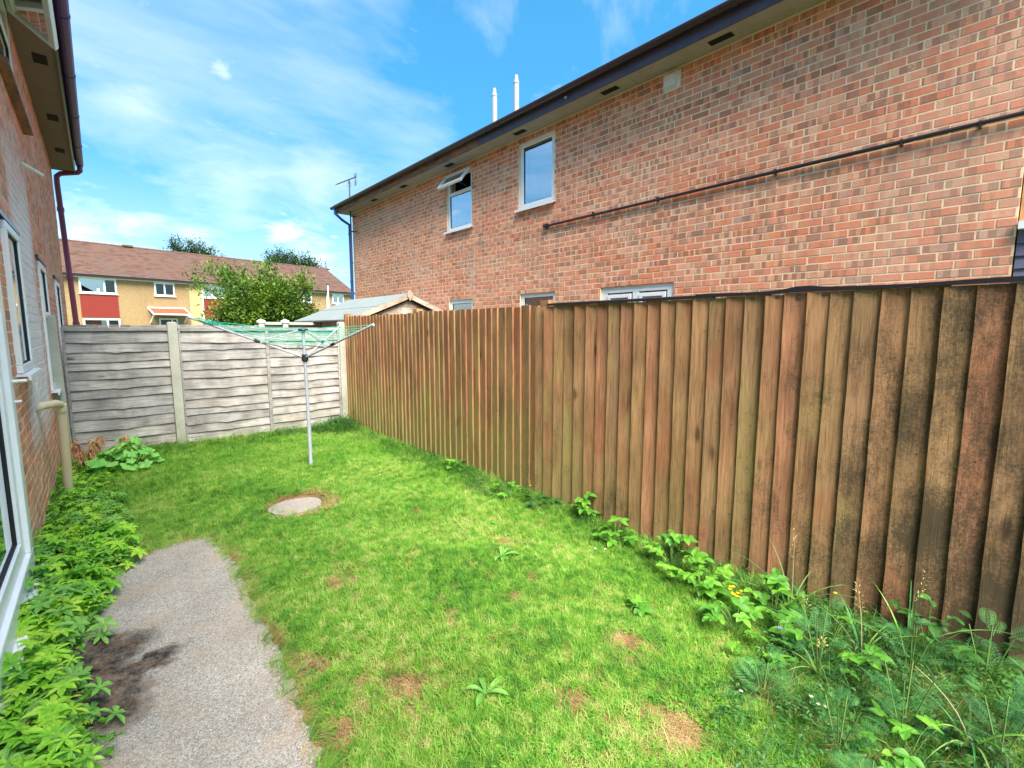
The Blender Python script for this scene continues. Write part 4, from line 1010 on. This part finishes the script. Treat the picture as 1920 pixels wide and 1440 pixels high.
dryp = .07 + .10 * np.clip(lown, 0, 1) + .8 * np.exp(-ds / .045) + .5 * np.exp(-(np.hypot((px - 1.33), (py - 4.48)) - .27).clip(0) / .035)
for (a, c, q) in BARE: dryp = dryp + .75 * np.exp(-((px - a) ** 2 + (py - c) ** 2) / (2 * q * q))
idx = np.where(u < dryp, rng.integers(7, 9, len(px)), idx)
clv = (rng.random(len(px)) < .05 + .22 * np.clip((1.3 - py) / 1.0, 0, 1)); idx = np.where(clv & (idx < 7), rng.integers(9, 11, len(px)), idx)
P = np.stack([px, py, gz(px, py)], 1); R_ = np.stack([rng.uniform(-.12, .12, len(px)), rng.uniform(-.12, .12, len(px)), rng.uniform(0, 6.28, len(px))], 1)
S_ = np.stack([.7 + .35 * sc] * 2 + [sc], 1)
scatter('lawn_grass', cg, P, R_, S_, idx, label='bright green lawn grass with dry straw patches filling the garden', cat='grass', kind='stuff')

# dry grass overhanging the slab edge and ring
ct = bpy.data.collections.new('edge_sources')
for v in range(3):
    r = random.Random(50 + v); B = MB()
    for k in range(14): blade(B, r, Vector((r.uniform(-.02, .02), r.uniform(-.02, .02), 0)), r.uniform(.06, .13), r.uniform(.003, .005), r.uniform(.5, 1.6), r.uniform(-.8, .8))
    src(ct, 'tuft%d' % v, B, M_grass)
r = random.Random(60); B = MB()
for k in range(16): blade(B, r, Vector((r.uniform(-.02, .02), r.uniform(-.02, .02), 0)), r.uniform(.05, .11), r.uniform(.002, .0035), r.uniform(.9, 2.), r.uniform(-1.2, 1.2))
src(ct, 'tuft3', B, M_dry)
P, R_, S_, I_ = [], [], [], []
for k in range(2600):
    i = random.randrange(len(SLAB)); a, c = Vector(SLAB[i]), Vector(SLAB[(i + 1) % len(SLAB)])
    if a.y < 1 and c.y < 1: continue
    L = (c - a).length
    if random.random() > L / 1.2: continue
    q = a.lerp(c, random.random()); nd = Vector((-(c - a).y, (c - a).x)).normalized(); P.append((q.x - nd.x * random.uniform(-.01, .07), q.y - nd.y * random.uniform(-.01, .07), -.002))
    R_.append((0, 0, math.atan2(nd.y, nd.x) + random.uniform(-.9, .9))); f = random.uniform(.45, 1.0); S_.append((f, f, f)); I_.append(random.choice([0, 1, 2, 3, 3, 3, 3]))
for k in range(260):
    a = random.uniform(0, 2 * pi); q_ = random.uniform(.24, .31); P.append((1.29 + q_ * cos(a), 4.44 + q_ * sin(a), 0)); R_.append((0, 0, a + pi + random.uniform(-1, 1))); f = random.uniform(.3, .6); S_.append((f, f, f)); I_.append(random.choice([3, 3, 3, 1]))
scatter('edge_grass', ct, P, R_, S_, I_, label='straw coloured and green grass fringe flopping over the edges of the concrete path', cat='grass', kind='stuff')

# leafy ground cover by the left wall
cc_ = bpy.data.collections.new('cover_sources')
for v in range(6):
    r = random.Random(100 + v); B = MB()
    for k in range(5):
        q = Vector((r.uniform(-.06, .06), r.uniform(-.06, .06), r.uniform(.03, .13))); nl = r.choice([5, 6, 7]); a0 = r.uniform(0, 6); tl = rdir(r, 70)
        for j in range(nl):
            a = a0 + 2 * pi * j / nl; d = Vector((cos(a), sin(a), .25)) + tl * .15
            leaf_shape(B, q, d, Vector((0, 0, 1)), r.uniform(.032, .055), r.uniform(.016, .024), 3, .22, .4, shape='obov')
    src(cc_, 'cover%02d' % v, B, M_cover if v < 4 else M_dock)
for v in range(6, 8):
    r = random.Random(100 + v); B = MB()
    for k in range(14): blade(B, r, Vector((r.uniform(-.05, .05), r.uniform(-.05, .05), 0)), r.uniform(.08, .18), r.uniform(.004, .007), r.uniform(.5, 1.3), r.uniform(0, 6.28))
    src(cc_, 'cover%02d' % v, B, M_grass)
for v in range(8, 11):
    r = random.Random(100 + v); B = MB()
    for k in range(16):
        q = Vector((r.uniform(-.08, .08), r.uniform(-.08, .08), r.uniform(.02, .09)))
        for j in range(3): d = rdir(r, r.uniform(-5, 40)); leaf_shape(B, q, d, Vector((0, 0, 1)), r.uniform(.014, .028), r.uniform(.010, .018), 3, .15, .3)
    src(cc_, 'cover%02d' % v, B, M_bramble if v < 10 else M_dry)
def edge_x(yv):  # right border of the cover strip
    return np.interp(yv, [.5, 1.6, 2.0, 2.5, 2.9, 3.2, 3.7, 4.1, 4.6, 5.4, 6.2, 6.9, 7.6], [-.22, -.20, -.19, -.24, -.29, -.22, -.14, -.02, .06, .0, -.02, .15, .45])
N2 = 4700; yv = rng.uniform(.6, 7.58, N2); xv = -.43 + (edge_x(yv) + .43) * rng.random(N2) ** .9 + rng.normal(0, .02, N2)
ex = edge_x(yv); hgt = np.clip((ex - xv) / .25, .15, 1.)
lump = .5 + .5 * np.sin(xv * 17 + 2 * np.sin(yv * 5)) * np.sin(yv * 9.3 + 1.7 * np.sin(xv * 8))
hz = gz(xv, yv) + hgt * (.10 * lump * rng.random(N2) + .03 * lump) * np.where(yv > 4.3, .5, 1.) - .02; s0 = rng.uniform(.55, 1.5, N2) ** 1.1 * np.where(yv > 4.6, .62, 1.)
mk = (xv > -.44) & (rng.random(N2) < .35 + .75 * lump) & ~((xv < -.30) & (yv < 4.15) & (rng.random(N2) < .35))
q_ = rng.random(N2); ii = np.where(q_ < .16, rng.integers(6, 8, N2), np.where(q_ < .46, rng.integers(8, 10, N2), np.where(q_ < .50, 10, rng.integers(0, 6, N2))))
scatter('ground_cover_weeds', cc_, np.stack([xv, yv, hz], 1)[mk], np.stack([rng.uniform(-.6, .6, N2), rng.uniform(-.6, .6, N2), rng.uniform(0, 6.28, N2)], 1)[mk], np.stack([s0, s0, s0 * 1.05], 1)[mk], ii[mk], label='dense bright green leafy weeds along the foot of the left wall', cat='weeds', kind='stuff')

# small-leaved creeping weeds under the palmate ones
# rough dark growth along the fence foot and in the back corner
cr_ = bpy.data.collections.new('rough_sources')
for v in range(3):
    r = random.Random(200 + v); B = MB()
    for k in range(34): blade(B, r, Vector((r.uniform(-.06, .06), r.uniform(-.06, .06), 0)), r.uniform(.10, .24), r.uniform(.003, .006), r.uniform(.5, 1.4), r.uniform(0, 6.28))
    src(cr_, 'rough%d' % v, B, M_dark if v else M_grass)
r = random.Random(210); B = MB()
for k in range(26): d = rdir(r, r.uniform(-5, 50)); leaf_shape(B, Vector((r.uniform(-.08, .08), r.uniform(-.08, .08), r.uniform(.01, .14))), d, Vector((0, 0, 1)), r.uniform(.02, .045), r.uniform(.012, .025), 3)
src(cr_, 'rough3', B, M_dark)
r = random.Random(211); B = MB()
for k in range(26): blade(B, r, Vector((r.uniform(-.06, .06), r.uniform(-.06, .06), 0)), r.uniform(.08, .2), r.uniform(.0015, .003), r.uniform(.8, 1.9), r.uniform(0, 6.28))
src(cr_, 'rough4', B, M_dry)
P, R_, S_, I_ = [], [], [], []
def addr(x, y, s, opts):
    P.append((x, y, float(gz(x, y)))); R_.append((random.uniform(-.15, .15), random.uniform(-.15, .15), random.uniform(0, 6.28))); S_.append((s, s, s * random.uniform(.8, 1.15))); I_.append(random.choice(opts))
for k in range(1500):
    yv_ = random.uniform(-.6, 7.55); wdt = .16 + .10 * math.sin(yv_ * 2.2) ** 2 + (.35 if yv_ < 1.3 else 0) * (1.3 - yv_) * .7; x_ = 2.99 - abs(random.gauss(0, wdt * .55))
    addr(x_, yv_, random.uniform(.3, .8) * (1.1 if yv_ < 1.2 or yv_ > 3.6 else .9), [0, 0, 1, 2, 3, 4] if yv_ < 3.2 else [0, 0, 1, 2, 3])
for k in range(110): addr(2.92 - abs(random.gauss(0, .22)), 7.5 - abs(random.gauss(0, .28)), random.uniform(.8, 1.5), [1, 2, 2, 3, 1])
for k in range(520): addr(random.uniform(-.1, 2.9), 7.58 - abs(random.gauss(0, .16)), random.uniform(.4, 1.05), [0, 0, 1, 3, 2])
for k in range(260): addr(random.uniform(.2, 2.8), random.uniform(.2, 7.2), random.uniform(.18, .42), [0, 0, 1, 3, 4]) if not bool(in_poly(np.array([P[-1][0]]), np.array([P[-1][1]]), SLAB)[0]) else None
for k in range(520): addr(1.6 + 1.36 * random.random() ** .7, random.uniform(-.5, .8), random.uniform(.45, 1.0), [1, 2, 3, 3, 3, 4])
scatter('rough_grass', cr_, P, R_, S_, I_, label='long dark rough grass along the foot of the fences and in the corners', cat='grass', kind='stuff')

# ---------------------------------------------------------------- individual plants
def trifoliate(seed, m_, size=.05, nl=3):
    r = random.Random(seed); B = MB()
    for j in range(nl):
        a = [0, 1.25, -1.25, 2.1, -2.1][j]; d = Vector((cos(a), sin(a), .12)); b0 = Vector((.012 * cos(a) if j == 0 else 0, 0, 0))
        leaf_shape(B, b0, d, Vector((0, 0, 1)), size * (1.15 if j == 0 else .92), size * .78, 6, .16, .22)
    return B.mesh('leaf', m_, fix=False)
TRI = [trifoliate(k, M_bramble, .062, [3, 3, 5][k]) for k in range(3)]; TRID = [trifoliate(9 + k, M_dark, .06) for k in range(2)]
def bramble(x, y, nlv, spread, h, label, meshes=TRI, s=1.0, group='bramble plants by the fence', cat='bramble'):
    o = empty('bramble_plant', (x, y, 0), label=label, cat=cat, group=group); B = MB()
    for k in range(nlv):
        a = random.uniform(0, 2 * pi); q = spread * math.sqrt(random.random()); px_, py_ = q * cos(a), q * sin(a)
        if x + px_ > 2.985: px_ = 2.98 - x - random.random() * .04
        pz = h * random.uniform(.35, 1) * (1 - .4 * q / spread); f = s * random.uniform(.7, 1.15)
        B.tube([(px_ * .15, py_ * .15, 0), (px_ * .6, py_ * .6, pz * .75), (px_, py_, pz)], [.0025, .002, .0012], 4, cap=False)
        link('leaf', random.choice(meshes), o, (px_, py_, pz), (random.uniform(-.5, .5), random.uniform(-.5, .3), math.atan2(py_, px_) + random.uniform(-.8, .8)), (f, f, f))
    B.obj('stem', M_stem, o); return o
bramble(2.90, 4.25, 9, .12, .22, 'small yellow-green bramble sprig at the fence foot, farthest of the brambles')
bramble(2.86, 3.35, 16, .20, .16, 'low dark bramble clump against the fence, level with the round slab', s=.9)
bramble(2.90, 2.95, 9, .14, .14, 'low bramble with dark leaves between the lone sprig and the low dark clump', meshes=TRID)
bramble(2.85, 2.10, 12, .16, .16, 'bramble trailing along the fence foot just left of the largest clump')
bramble(2.97, 2.50, 8, .10, .24, 'lone bright bramble sprig climbing the middle of the brown fence')
bramble(2.80, 1.60, 26, .20, .26, 'leafy bright bramble clump at the fence foot, the largest of the brambles')
bramble(2.55, .62, 14, .20, .24, 'bramble mingled with the seeding grass near the right corner')
bramble(2.15, .25, 12, .20, .16, 'low bramble patch at the bottom edge right of the lawn', s=.8)
bramble(2.66, 1.33, 18, .15, .20, 'bramble clump of rounded leaves just right of the largest one')
bramble(2.15, 1.48, 5, .08, .08, 'small bramble seedling out in the lawn, left of the largest clump')
bramble(2.42, 1.0, 13, .15, .16, 'bramble with pale leaves below the yellow flowers')
bramble(2.72, .92, 13, .14, .24, 'bramble growing behind the tall seeding grass near the fence')
bramble(2.25, .82, 8, .10, .12, 'low bramble sprig in front of the feathery weeds')
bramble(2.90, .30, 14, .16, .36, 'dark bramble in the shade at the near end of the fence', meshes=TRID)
def mallow_leaf(seed, R0):
    r = random.Random(seed); B = MB(); K = 30; ring = []
    for i in range(K):
        a = -pi * .92 + 2 * pi * .92 * i / (K - 1); rr = R0 * (1 + .16 * cos(5 * a)) * (1 - .05 * abs(a)); ring.append(Vector((rr * cos(a), rr * sin(a), -.20 * rr + .10 * R0 * cos(5 * a))))
    mid = [v * .5 + Vector((0, 0, .1 * R0)) for v in ring]
    vs = [Vector((0, 0, 0))] + mid + ring; fs = [(0, 1 + i, 2 + i) for i in range(K - 1)] + [(1 + i, 1 + K + i, 2 + K + i, 2 + i) for i in range(K - 1)]
    B.add(vs, fs); return B.mesh('leaf', M_mallow, smooth=True, fix=False)
ML = [mallow_leaf(k, q) for k, q in enumerate((.055, .075, .065))]
o = empty('mallow_plant', (.12, 6.75, 0), label='large clump of rounded lobed mallow leaves in front of the left grey panel', cat='weed'); B = MB()
for k in range(46):
    a = random.uniform(0, 2 * pi); q = .30 * math.sqrt(random.random()); x_, y_ = q * cos(a), q * sin(a); z_ = .40 * (1 - .6 * (q / .3) ** 2) * random.uniform(.5, 1)
    B.tube([(x_ * .2, y_ * .2, 0), (x_ * .7, y_ * .7, z_ * .8), (x_, y_, z_)], .003, 4, cap=False); f = random.uniform(.7, 1.2)
    link('leaf', random.choice(ML), o, (x_, y_, z_), (random.uniform(-.5, .5), random.uniform(.1, .9), a + random.uniform(-.6, .6)), (f, f, f))
B.obj('stem', M_stem, o)
for (x_, y_, nl, L0, lab) in ((1.16, 1.52, 5, .17, 'dock plant with long pale leaves lying in the near lawn'), (2.0, 2.43, 7, .15, 'rosette of upright serrated dandelion leaves in the middle of the lawn'), (2.35, 2.9, 5, .10, 'small flat leaf rosette in the lawn nearer the fence'), (.78, 1.2, 6, .07, 'small leafy rosette at the bottom of the lawn near the path')):
    o = empty('broadleaf_weed', (x_, y_, float(gz(x_, y_))), label=lab, cat='weed', group='broadleaf weeds in the lawn')
    for k in range(nl):
        B = MB(); a = 2 * pi * k / nl + random.uniform(-.4, .4); el = random.uniform(.25, 1.1); L = L0 * random.uniform(.7, 1.2)
        leaf_shape(B, Vector((0, 0, .01)), Vector((cos(a), sin(a), el)), Vector((0, 0, 1)), L, L * .24, 8, .2, .55, shape='obov')
        link('leaf', B.mesh('leaf', M_dock, fix=False), o)
# cinquefoil style individuals at the near edge of the cover
PAL = []
for v in range(3):
    r = random.Random(300 + v); B = MB(); nl = 6
    for j in range(nl): a = 2 * pi * j / nl + r.uniform(-.15, .15); leaf_shape(B, Vector((0, 0, 0)), Vector((cos(a), sin(a), .22)), Vector((0, 0, 1)), r.uniform(.045, .06), r.uniform(.017, .022), 4, .22, .35, shape='obov')
    PAL.append(B.mesh('leaf', M_cover, fix=False))
for k in range(16):
    y_ = 1.55 + k * .165; x_ = float(edge_x(y_)) - random.uniform(.02, .12)
    o = empty('palmate_weed', (x_, y_, 0), label='bright green weed with finger-like leaves spilling onto the left edge of the path', cat='weed', group='palmate weeds edging the path'); B = MB()
    for q in range(7):
        a = random.uniform(-1.5, 1.5) if q < 5 else random.uniform(0, 6.28); rr = random.uniform(.02, .13); p_ = Vector((rr * cos(a), rr * sin(a), random.uniform(.07, .17)))
        B.tube([(0, 0, 0), p_ * .6 + Vector((0, 0, .02)), p_], .0016, 4, cap=False); f = random.uniform(.7, 1.15)
        link('leaf', random.choice(PAL), o, p_, (random.uniform(-.35, .35), random.uniform(-.2, .5), random.uniform(0, 6.28)), (f, f, f))
    B.obj('stem', M_stem, o)
# feathery plants, bottom right
def frond(seed, L):
    r = random.Random(seed); B = MB(); B.tube([(0, 0, 0), (L * .5, 0, .02 * L), (L, 0, -.12 * L)], [.0022, .0016, .0006], 4, cap=False)
    for k in range(12):
        t = .14 + .84 * k / 11; q = Vector((L * t, 0, .05 * L * math.sin(t * pi) - .12 * L * t * t)); ll = L * .34 * math.sin(pi * (t * .8 + .18))
        for s_ in (-1, 1):
            d = Vector((.6, s_ * .9, .1)); leaf_shape(B, q, d, Vector((0, 0, 1)), ll, ll * .07, 2, .1, .2)
            for h_ in (.35, .6, .85):
                qq = q + d.normalized() * ll * h_; leaf_shape(B, qq, Vector((1, s_ * .25, .05)), Vector((0, 0, 1)), ll * .30, ll * .055, 2, .1, .1); leaf_shape(B, qq, Vector((.1, s_, .05)), Vector((0, 0, 1)), ll * .26, ll * .055, 2, .1, .1)
    return B.mesh('frond', M_fern, fix=False)
FR = [frond(k, q) for k, q in enumerate((.17, .22, .14))]
fl = ['nearest feathery blue-green weed at the bottom edge of the picture', 'feathery weed just right of the tall seeding grass', 'feathery weed hugging the near end of the fence', 'feathery weed at the lawn edge, leftmost of the feathery clumps', 'feathery weed in the bottom right corner', 'short feathery weed in front of the dark bramble', 'feathery weed behind the arching grass blades', 'feathery weed beside the yellow-brown dead flower head', 'spreading feathery weed low on the right edge']
for k, (x_, y_, h_) in enumerate(((1.98, .42, .22), (2.42, .62, .30), (2.86, .10, .28), (2.05, .72, .16), (2.40, .02, .24), (2.70, .33, .22), (2.25, .28, .30), (1.85, .30, .14), (2.62, -.08, .26))):
    o = empty('feathery_weed', (x_, y_, 0), label=fl[k], cat='weed', group='feathery weeds by the near end of the fence'); B = MB()
    for q in range(16):
        a = random.uniform(0, 6.28); t = random.random(); z_ = h_ * t; 
        f = random.uniform(.55, .95) * (1.1 - .5 * t); dx = .25 * h_ * t * cos(a); dy = .25 * h_ * t * sin(a)
        link('frond', random.choice(FR), o, (dx, dy, z_ + .015), (random.uniform(-.4, .4), random.uniform(-.8, -.1), a), (f, f, f))
    for q in range(4): a = 1.57 * q; B.tube([(0, 0, 0), (.25 * h_ * cos(a), .25 * h_ * sin(a), h_)], .0025, 4, cap=False)
    B.obj('stem', M_stem, o)
# arching meadow grasses
gl = ['tall seeding grass stalk rising in front of the fence, the highest of the stalks', 'seeding grass stalk with a curling tip, second from the left', 'upright grass stalk among the feathery weeds', 'pale seeding grass stalk at the near end of the fence', 'arching green grass stalk over the bottom right corner', 'thin seed stalk leaning towards the lawn']
for k, (x_, y_, h_, ln, seedy) in enumerate(((2.78, .86, .52, .12, 1), (2.60, .72, .30, .3, 1), (2.62, .50, .40, .1, 1), (2.78, .36, .50, .15, 1), (2.35, .10, .34, .6, 0), (2.36, .60, .26, .4, 1))):
    o = empty('meadow_grass', (x_, y_, 0), label=gl[k], cat='grass plant', group='tall grasses by the fence')
    B = MB(); a = random.uniform(2, 4.5); pts = [Vector((ln * h_ * t * t * cos(a), ln * h_ * t * t * sin(a), h_ * t)) for t in np.linspace(0, 1, 7)]; B.tube(pts, [.0028, .0026, .0024, .0022, .0018, .0014, .001], 5); B.obj('stalk', M_stem if k % 2 else M_strawstem, o)
    if seedy:
        B = MB()
        for q in range(22):
            t = .68 + .32 * q / 21; p_ = Vector((ln * h_ * t * t * cos(a), ln * h_ * t * t * sin(a), h_ * t)); d = rdir(random, random.uniform(20, 60)); leaf_shape(B, p_ + d * .012, d, Vector((0, 0, 1)), .018, .005, 2, .1, .3)
        link('seed_head', B.mesh('seed_head', M_plume if k == 5 else M_dry, fix=False), o)
    for q in range(9):
        B = MB(); aa = random.uniform(0, 6.28); L = h_ * random.uniform(.7, 1.2); d = Vector((cos(aa), sin(aa), 0)); side = Vector((-sin(aa), cos(aa), 0)); vs = []; S = 9; lean = random.uniform(.3, .95)
        for i in range(S + 1):
            t = i / S; c = d * (L * lean * t ** 1.5) + Vector((0, 0, L * (t - .62 * lean * t * t * 1.2))); ww = .0045 * (1 - t ** 2) + .0004
            vs += [c - side * ww, c + Vector((0, 0, -.0015)), c + side * ww]
        for v_ in vs:
            pass
        B.add([(min(v_.x, 2.985 - x_), v_.y, v_.z) for v_ in vs], [(3 * i, 3 * i + 1, 3 * i + 4, 3 * i + 3) for i in range(S)] + [(3 * i + 1, 3 * i + 2, 3 * i + 5, 3 * i + 4) for i in range(S)])
        link('grass_blade', B.mesh('grass_blade', M_stem if q % 3 == 1 else (M_grass if q % 3 else M_fern), fix=False), o)
def flower(name, x, y, z, m_, label, cat, r0=.012, n_=6, group=None, head=1):
    o = empty(name, (x, y, 0), label=label, cat=cat, group=group); B = MB(); 
    B.tube([(0, 0, 0), (0, 0, z)], .0015, 4, cap=False); B.obj('stem', M_stem, o); B = MB()
    for h_ in range(head):
        q = Vector((random.uniform(-.035, .035), random.uniform(-.035, .035), z + random.uniform(-.02, .02))) if head > 1 else Vector((0, 0, z))
        for j in range(n_): a = 2 * pi * j / n_; leaf_shape(B, q, Vector((cos(a), sin(a), .3)), Vector((0, 0, 1)), r0, r0 * .6, 2, .1, .1)
    link('petals', B.mesh('petals', m_, fix=False), o)
flower('yellow_flower', 2.62, 1.10, .11, M_yellow, 'cluster of small yellow flowers among the brambles', 'flower', .013, 6, head=12)
flower('yellow_flower', 2.86, .68, .20, M_yellow, 'single yellow flower against the fence behind the tall grass', 'flower', .012)
flower('yellow_flower', 2.12, 2.62, .05, M_yellow, 'lone yellow flower low in the open lawn', 'flower', .014)
flower('yellow_flower', 2.90, 3.1, .16, M_yellow, 'tiny yellow flower above the low dark bramble clump by the fence', 'flower', .012)
flower('purple_flower', 2.45, .80, .12, M_purple, 'small purple flower in front of the feathery weeds', 'flower', .014)
flower('dead_flower_head', 2.06, .52, .12, M_strawstem, 'small ochre dead flower head low in the feathery weeds', 'flower', .010, 6, head=3)
for (x_, y_) in ((2.15, 4.65), (2.2, 4.75), (1.95, 4.45), (2.55, 2.05), (2.6, 2.0), (1.98, .78)):
    flower('daisy', x_, y_, .045, M_white, 'tiny white daisy in the grass', 'flower', .010, 8, group='white daisies in the lawn')
# dried plume plant by the left post
o = empty('dried_plume_plant', (-.22, 6.95, 0), label='dried plant with orange-brown drooping plumes beside the left concrete post', cat='plant')
for k in range(13):
    a = random.uniform(-.6, 2.6); L = random.uniform(.28, .5); d = Vector((cos(a) * .35, -abs(sin(a)) * .25, 0))
    B = MB(); pts = [d * (L * t) + Vector((0, 0, L * (t * 1.25 - .35 * t * t))) for t in np.linspace(0, 1, 6)]; B.tube(pts, .0025, 4, cap=False)
    for q in range(70):
        t = .45 + .55 * random.random(); p_ = d * (L * t) + Vector((0, 0, L * (t * 1.25 - .35 * t * t))); dd = rdir(random, random.uniform(-30, 40)); leaf_shape(B, p_, dd, Vector((0, 0, 1)), .085 * (1.2 - t * .5), .010, 3, .1, .9)
    link('plume', B.mesh('plume', M_plume, fix=False), o)
B = MB()
for k in range(40): a = random.uniform(0, 6.28); d = Vector((cos(a), sin(a), 1.2)); leaf_shape(B, Vector((.03 * cos(a), .03 * sin(a), 0)), d, Vector((0, 0, 1)), random.uniform(.15, .3), .010, 5, .1, .7)
link('dead_leaves', B.mesh('dead_leaves', M_dry, fix=False), o)
o = empty('dried_plume_plant', (.0, 7.35, 0), label='single thin dried plume arching in front of the left grey panel', cat='plant')
B = MB(); pts = [Vector((.16 * t - .02, -.05 * t, .42 * t - .10 * t * t)) for t in np.linspace(0, 1, 7)]; B.tube(pts, .002, 4, cap=False)
for q in range(60): t = .7 + .3 * random.random(); p_ = Vector((.16 * t, -.05 * t, .42 * t - .10 * t * t)); leaf_shape(B, p_, rdir(random, random.uniform(-40, 30)), Vector((0, 0, 1)), .08, .008, 3, .1, .9)
link('plume', B.mesh('plume', M_plume, fix=False), o)

# ---------------------------------------------------------------- trees
def tree(x, y, trunk_h, clumps, m_, leaf, nleaf, label, seed, name='tree', branches=True):
    r = random.Random(seed); T_ = empty(name, (x, y, 0), label=label, cat='tree')
    B = MB(); B.tube([(0, 0, -.1), (.03, 0, trunk_h * .5), (0, .03, trunk_h)], [.13, .10, .07], 8); 
    for (cx, cy, cz, rx, rz) in clumps: B.tube([(0, 0, trunk_h * .8), (cx * .5, cy * .5, (cz + trunk_h) / 2), (cx, cy, cz)], [.05, .035, .015], 6)
    B.obj('trunk', M_bark, T_)
    V_, F_ = [], []
    tot = sum(c[3] ** 2 * c[4] for c in clumps) ** 1
    for (cx, cy, cz, rx, rz) in clumps:
        nk = max(30, int(nleaf * (rx * rx * rz) ** .75 / sum((c[3] ** 2 * c[4]) ** .75 for c in clumps)))
        nt = max(4, nk // 34)
        for tw in range(nt):
            d = Vector((r.gauss(0, 1), r.gauss(0, 1), r.gauss(0, .9))).normalized(); q = r.uniform(.45, 1.08) ** .7
            tc = Vector((cx + d.x * rx * q, cy + d.y * rx * q, cz + d.z * rz * q)); td = (d + Vector((0, 0, .35))).normalized(); tl = leaf * r.uniform(3, 7)
            for k in range(34):
                t = r.random(); p_ = tc + td * tl * (t - .4) + Vector((r.gauss(0, 1), r.gauss(0, 1), r.gauss(0, 1))) * leaf * .9
                ld = (td + Vector((r.gauss(0, .8), r.gauss(0, .8), r.gauss(0, .6)))).normalized(); sd = ld.cross(Vector((r.gauss(0, .4), r.gauss(0, .4), 1))).normalized()
                L = leaf * r.uniform(.7, 1.3); o_ = len(V_); V_.extend([tuple(p_), tuple(p_ + ld * L * .5 + sd * L * .24), tuple(p_ + ld * L), tuple(p_ + ld * L * .5 - sd * L * .24)]); F_.append((o_, o_ + 1, o_ + 2, o_ + 3))
    me_ = bpy.data.meshes.new('crown'); me_.from_pydata(V_, [], F_); me_.materials.append(m_); link('crown', me_, T_)
    return T_
# nearby bushy tree between the gardens
r = random.Random(4); cl_ = [(0, 0, 2.3, 1.35, .75), (-.9, -.5, 2.2, .8, .6), (1.0, .3, 2.3, .9, .6), (.3, -.6, 2.9, .8, .5), (-.4, .2, 3.1, .7, .5), (1.3, -.2, 1.8, .7, .6), (-1.2, 0, 1.7, .7, .5), (.9, 0, 2.9, .5, .4), (0, 0, 1.5, 1.3, .5)]
for k in range(17): a = r.uniform(0, 6.28); q = r.uniform(.9, 1.9); cl_.append((q * cos(a), q * sin(a), r.uniform(1.7, 3.5), .28, .24))
cl_ += [(-1.55, 1.3, 3.75, .28, .2), (-1.25, 1.05, 3.55, .26, .2), (-1.0, .8, 3.4, .3, .22), (-1.9, 1.55, 3.3, .22, .16), (-1.6, 1.3, 3.1, .25, .2), (.1, -.1, 3.65, .22, .25), (.3, -.3, 3.75, .12, .2)]
cl_ = [(a_ * .80 - .15, b_, 1.5 + (c_ - 1.5) * .88, d_ * .86, e_ * .9) for a_, b_, c_, d_, e_ in cl_]
tree(4.35, 17.6, 1.3, cl_, M_tree, .115, 27000, 'bushy bright green tree between the grey fence and the yellow terrace', 11, 'bushy_tree')
tree(9.7, 74, 8, [(-.6, 0, 11.6, 1.5, 1.1), (1.0, 0, 11.0, 1.4, .9), (-1.6, 0, 11.7, .7, .6), (2.3, -.6, 10.4, 1.1, .8), (.2, 0, 10.2, 2.2, 1.1)], M_treefar, .24, 8000, 'dark tree rising behind the terrace roof above the bushy tree', 12)
tree(19.2, 66, 7.5, [(-.6, 0, 10.0, 1.5, .8), (1.2, -1.0, 9.8, 1.4, .7), (-1.5, .6, 10.2, .8, .6), (2.4, -1.6, 9.3, 1.0, .6)], M_treefar, .24, 6500, 'dark tree rising behind the terrace roof near its right end', 13)
print('objects', len(bpy.data.objects))
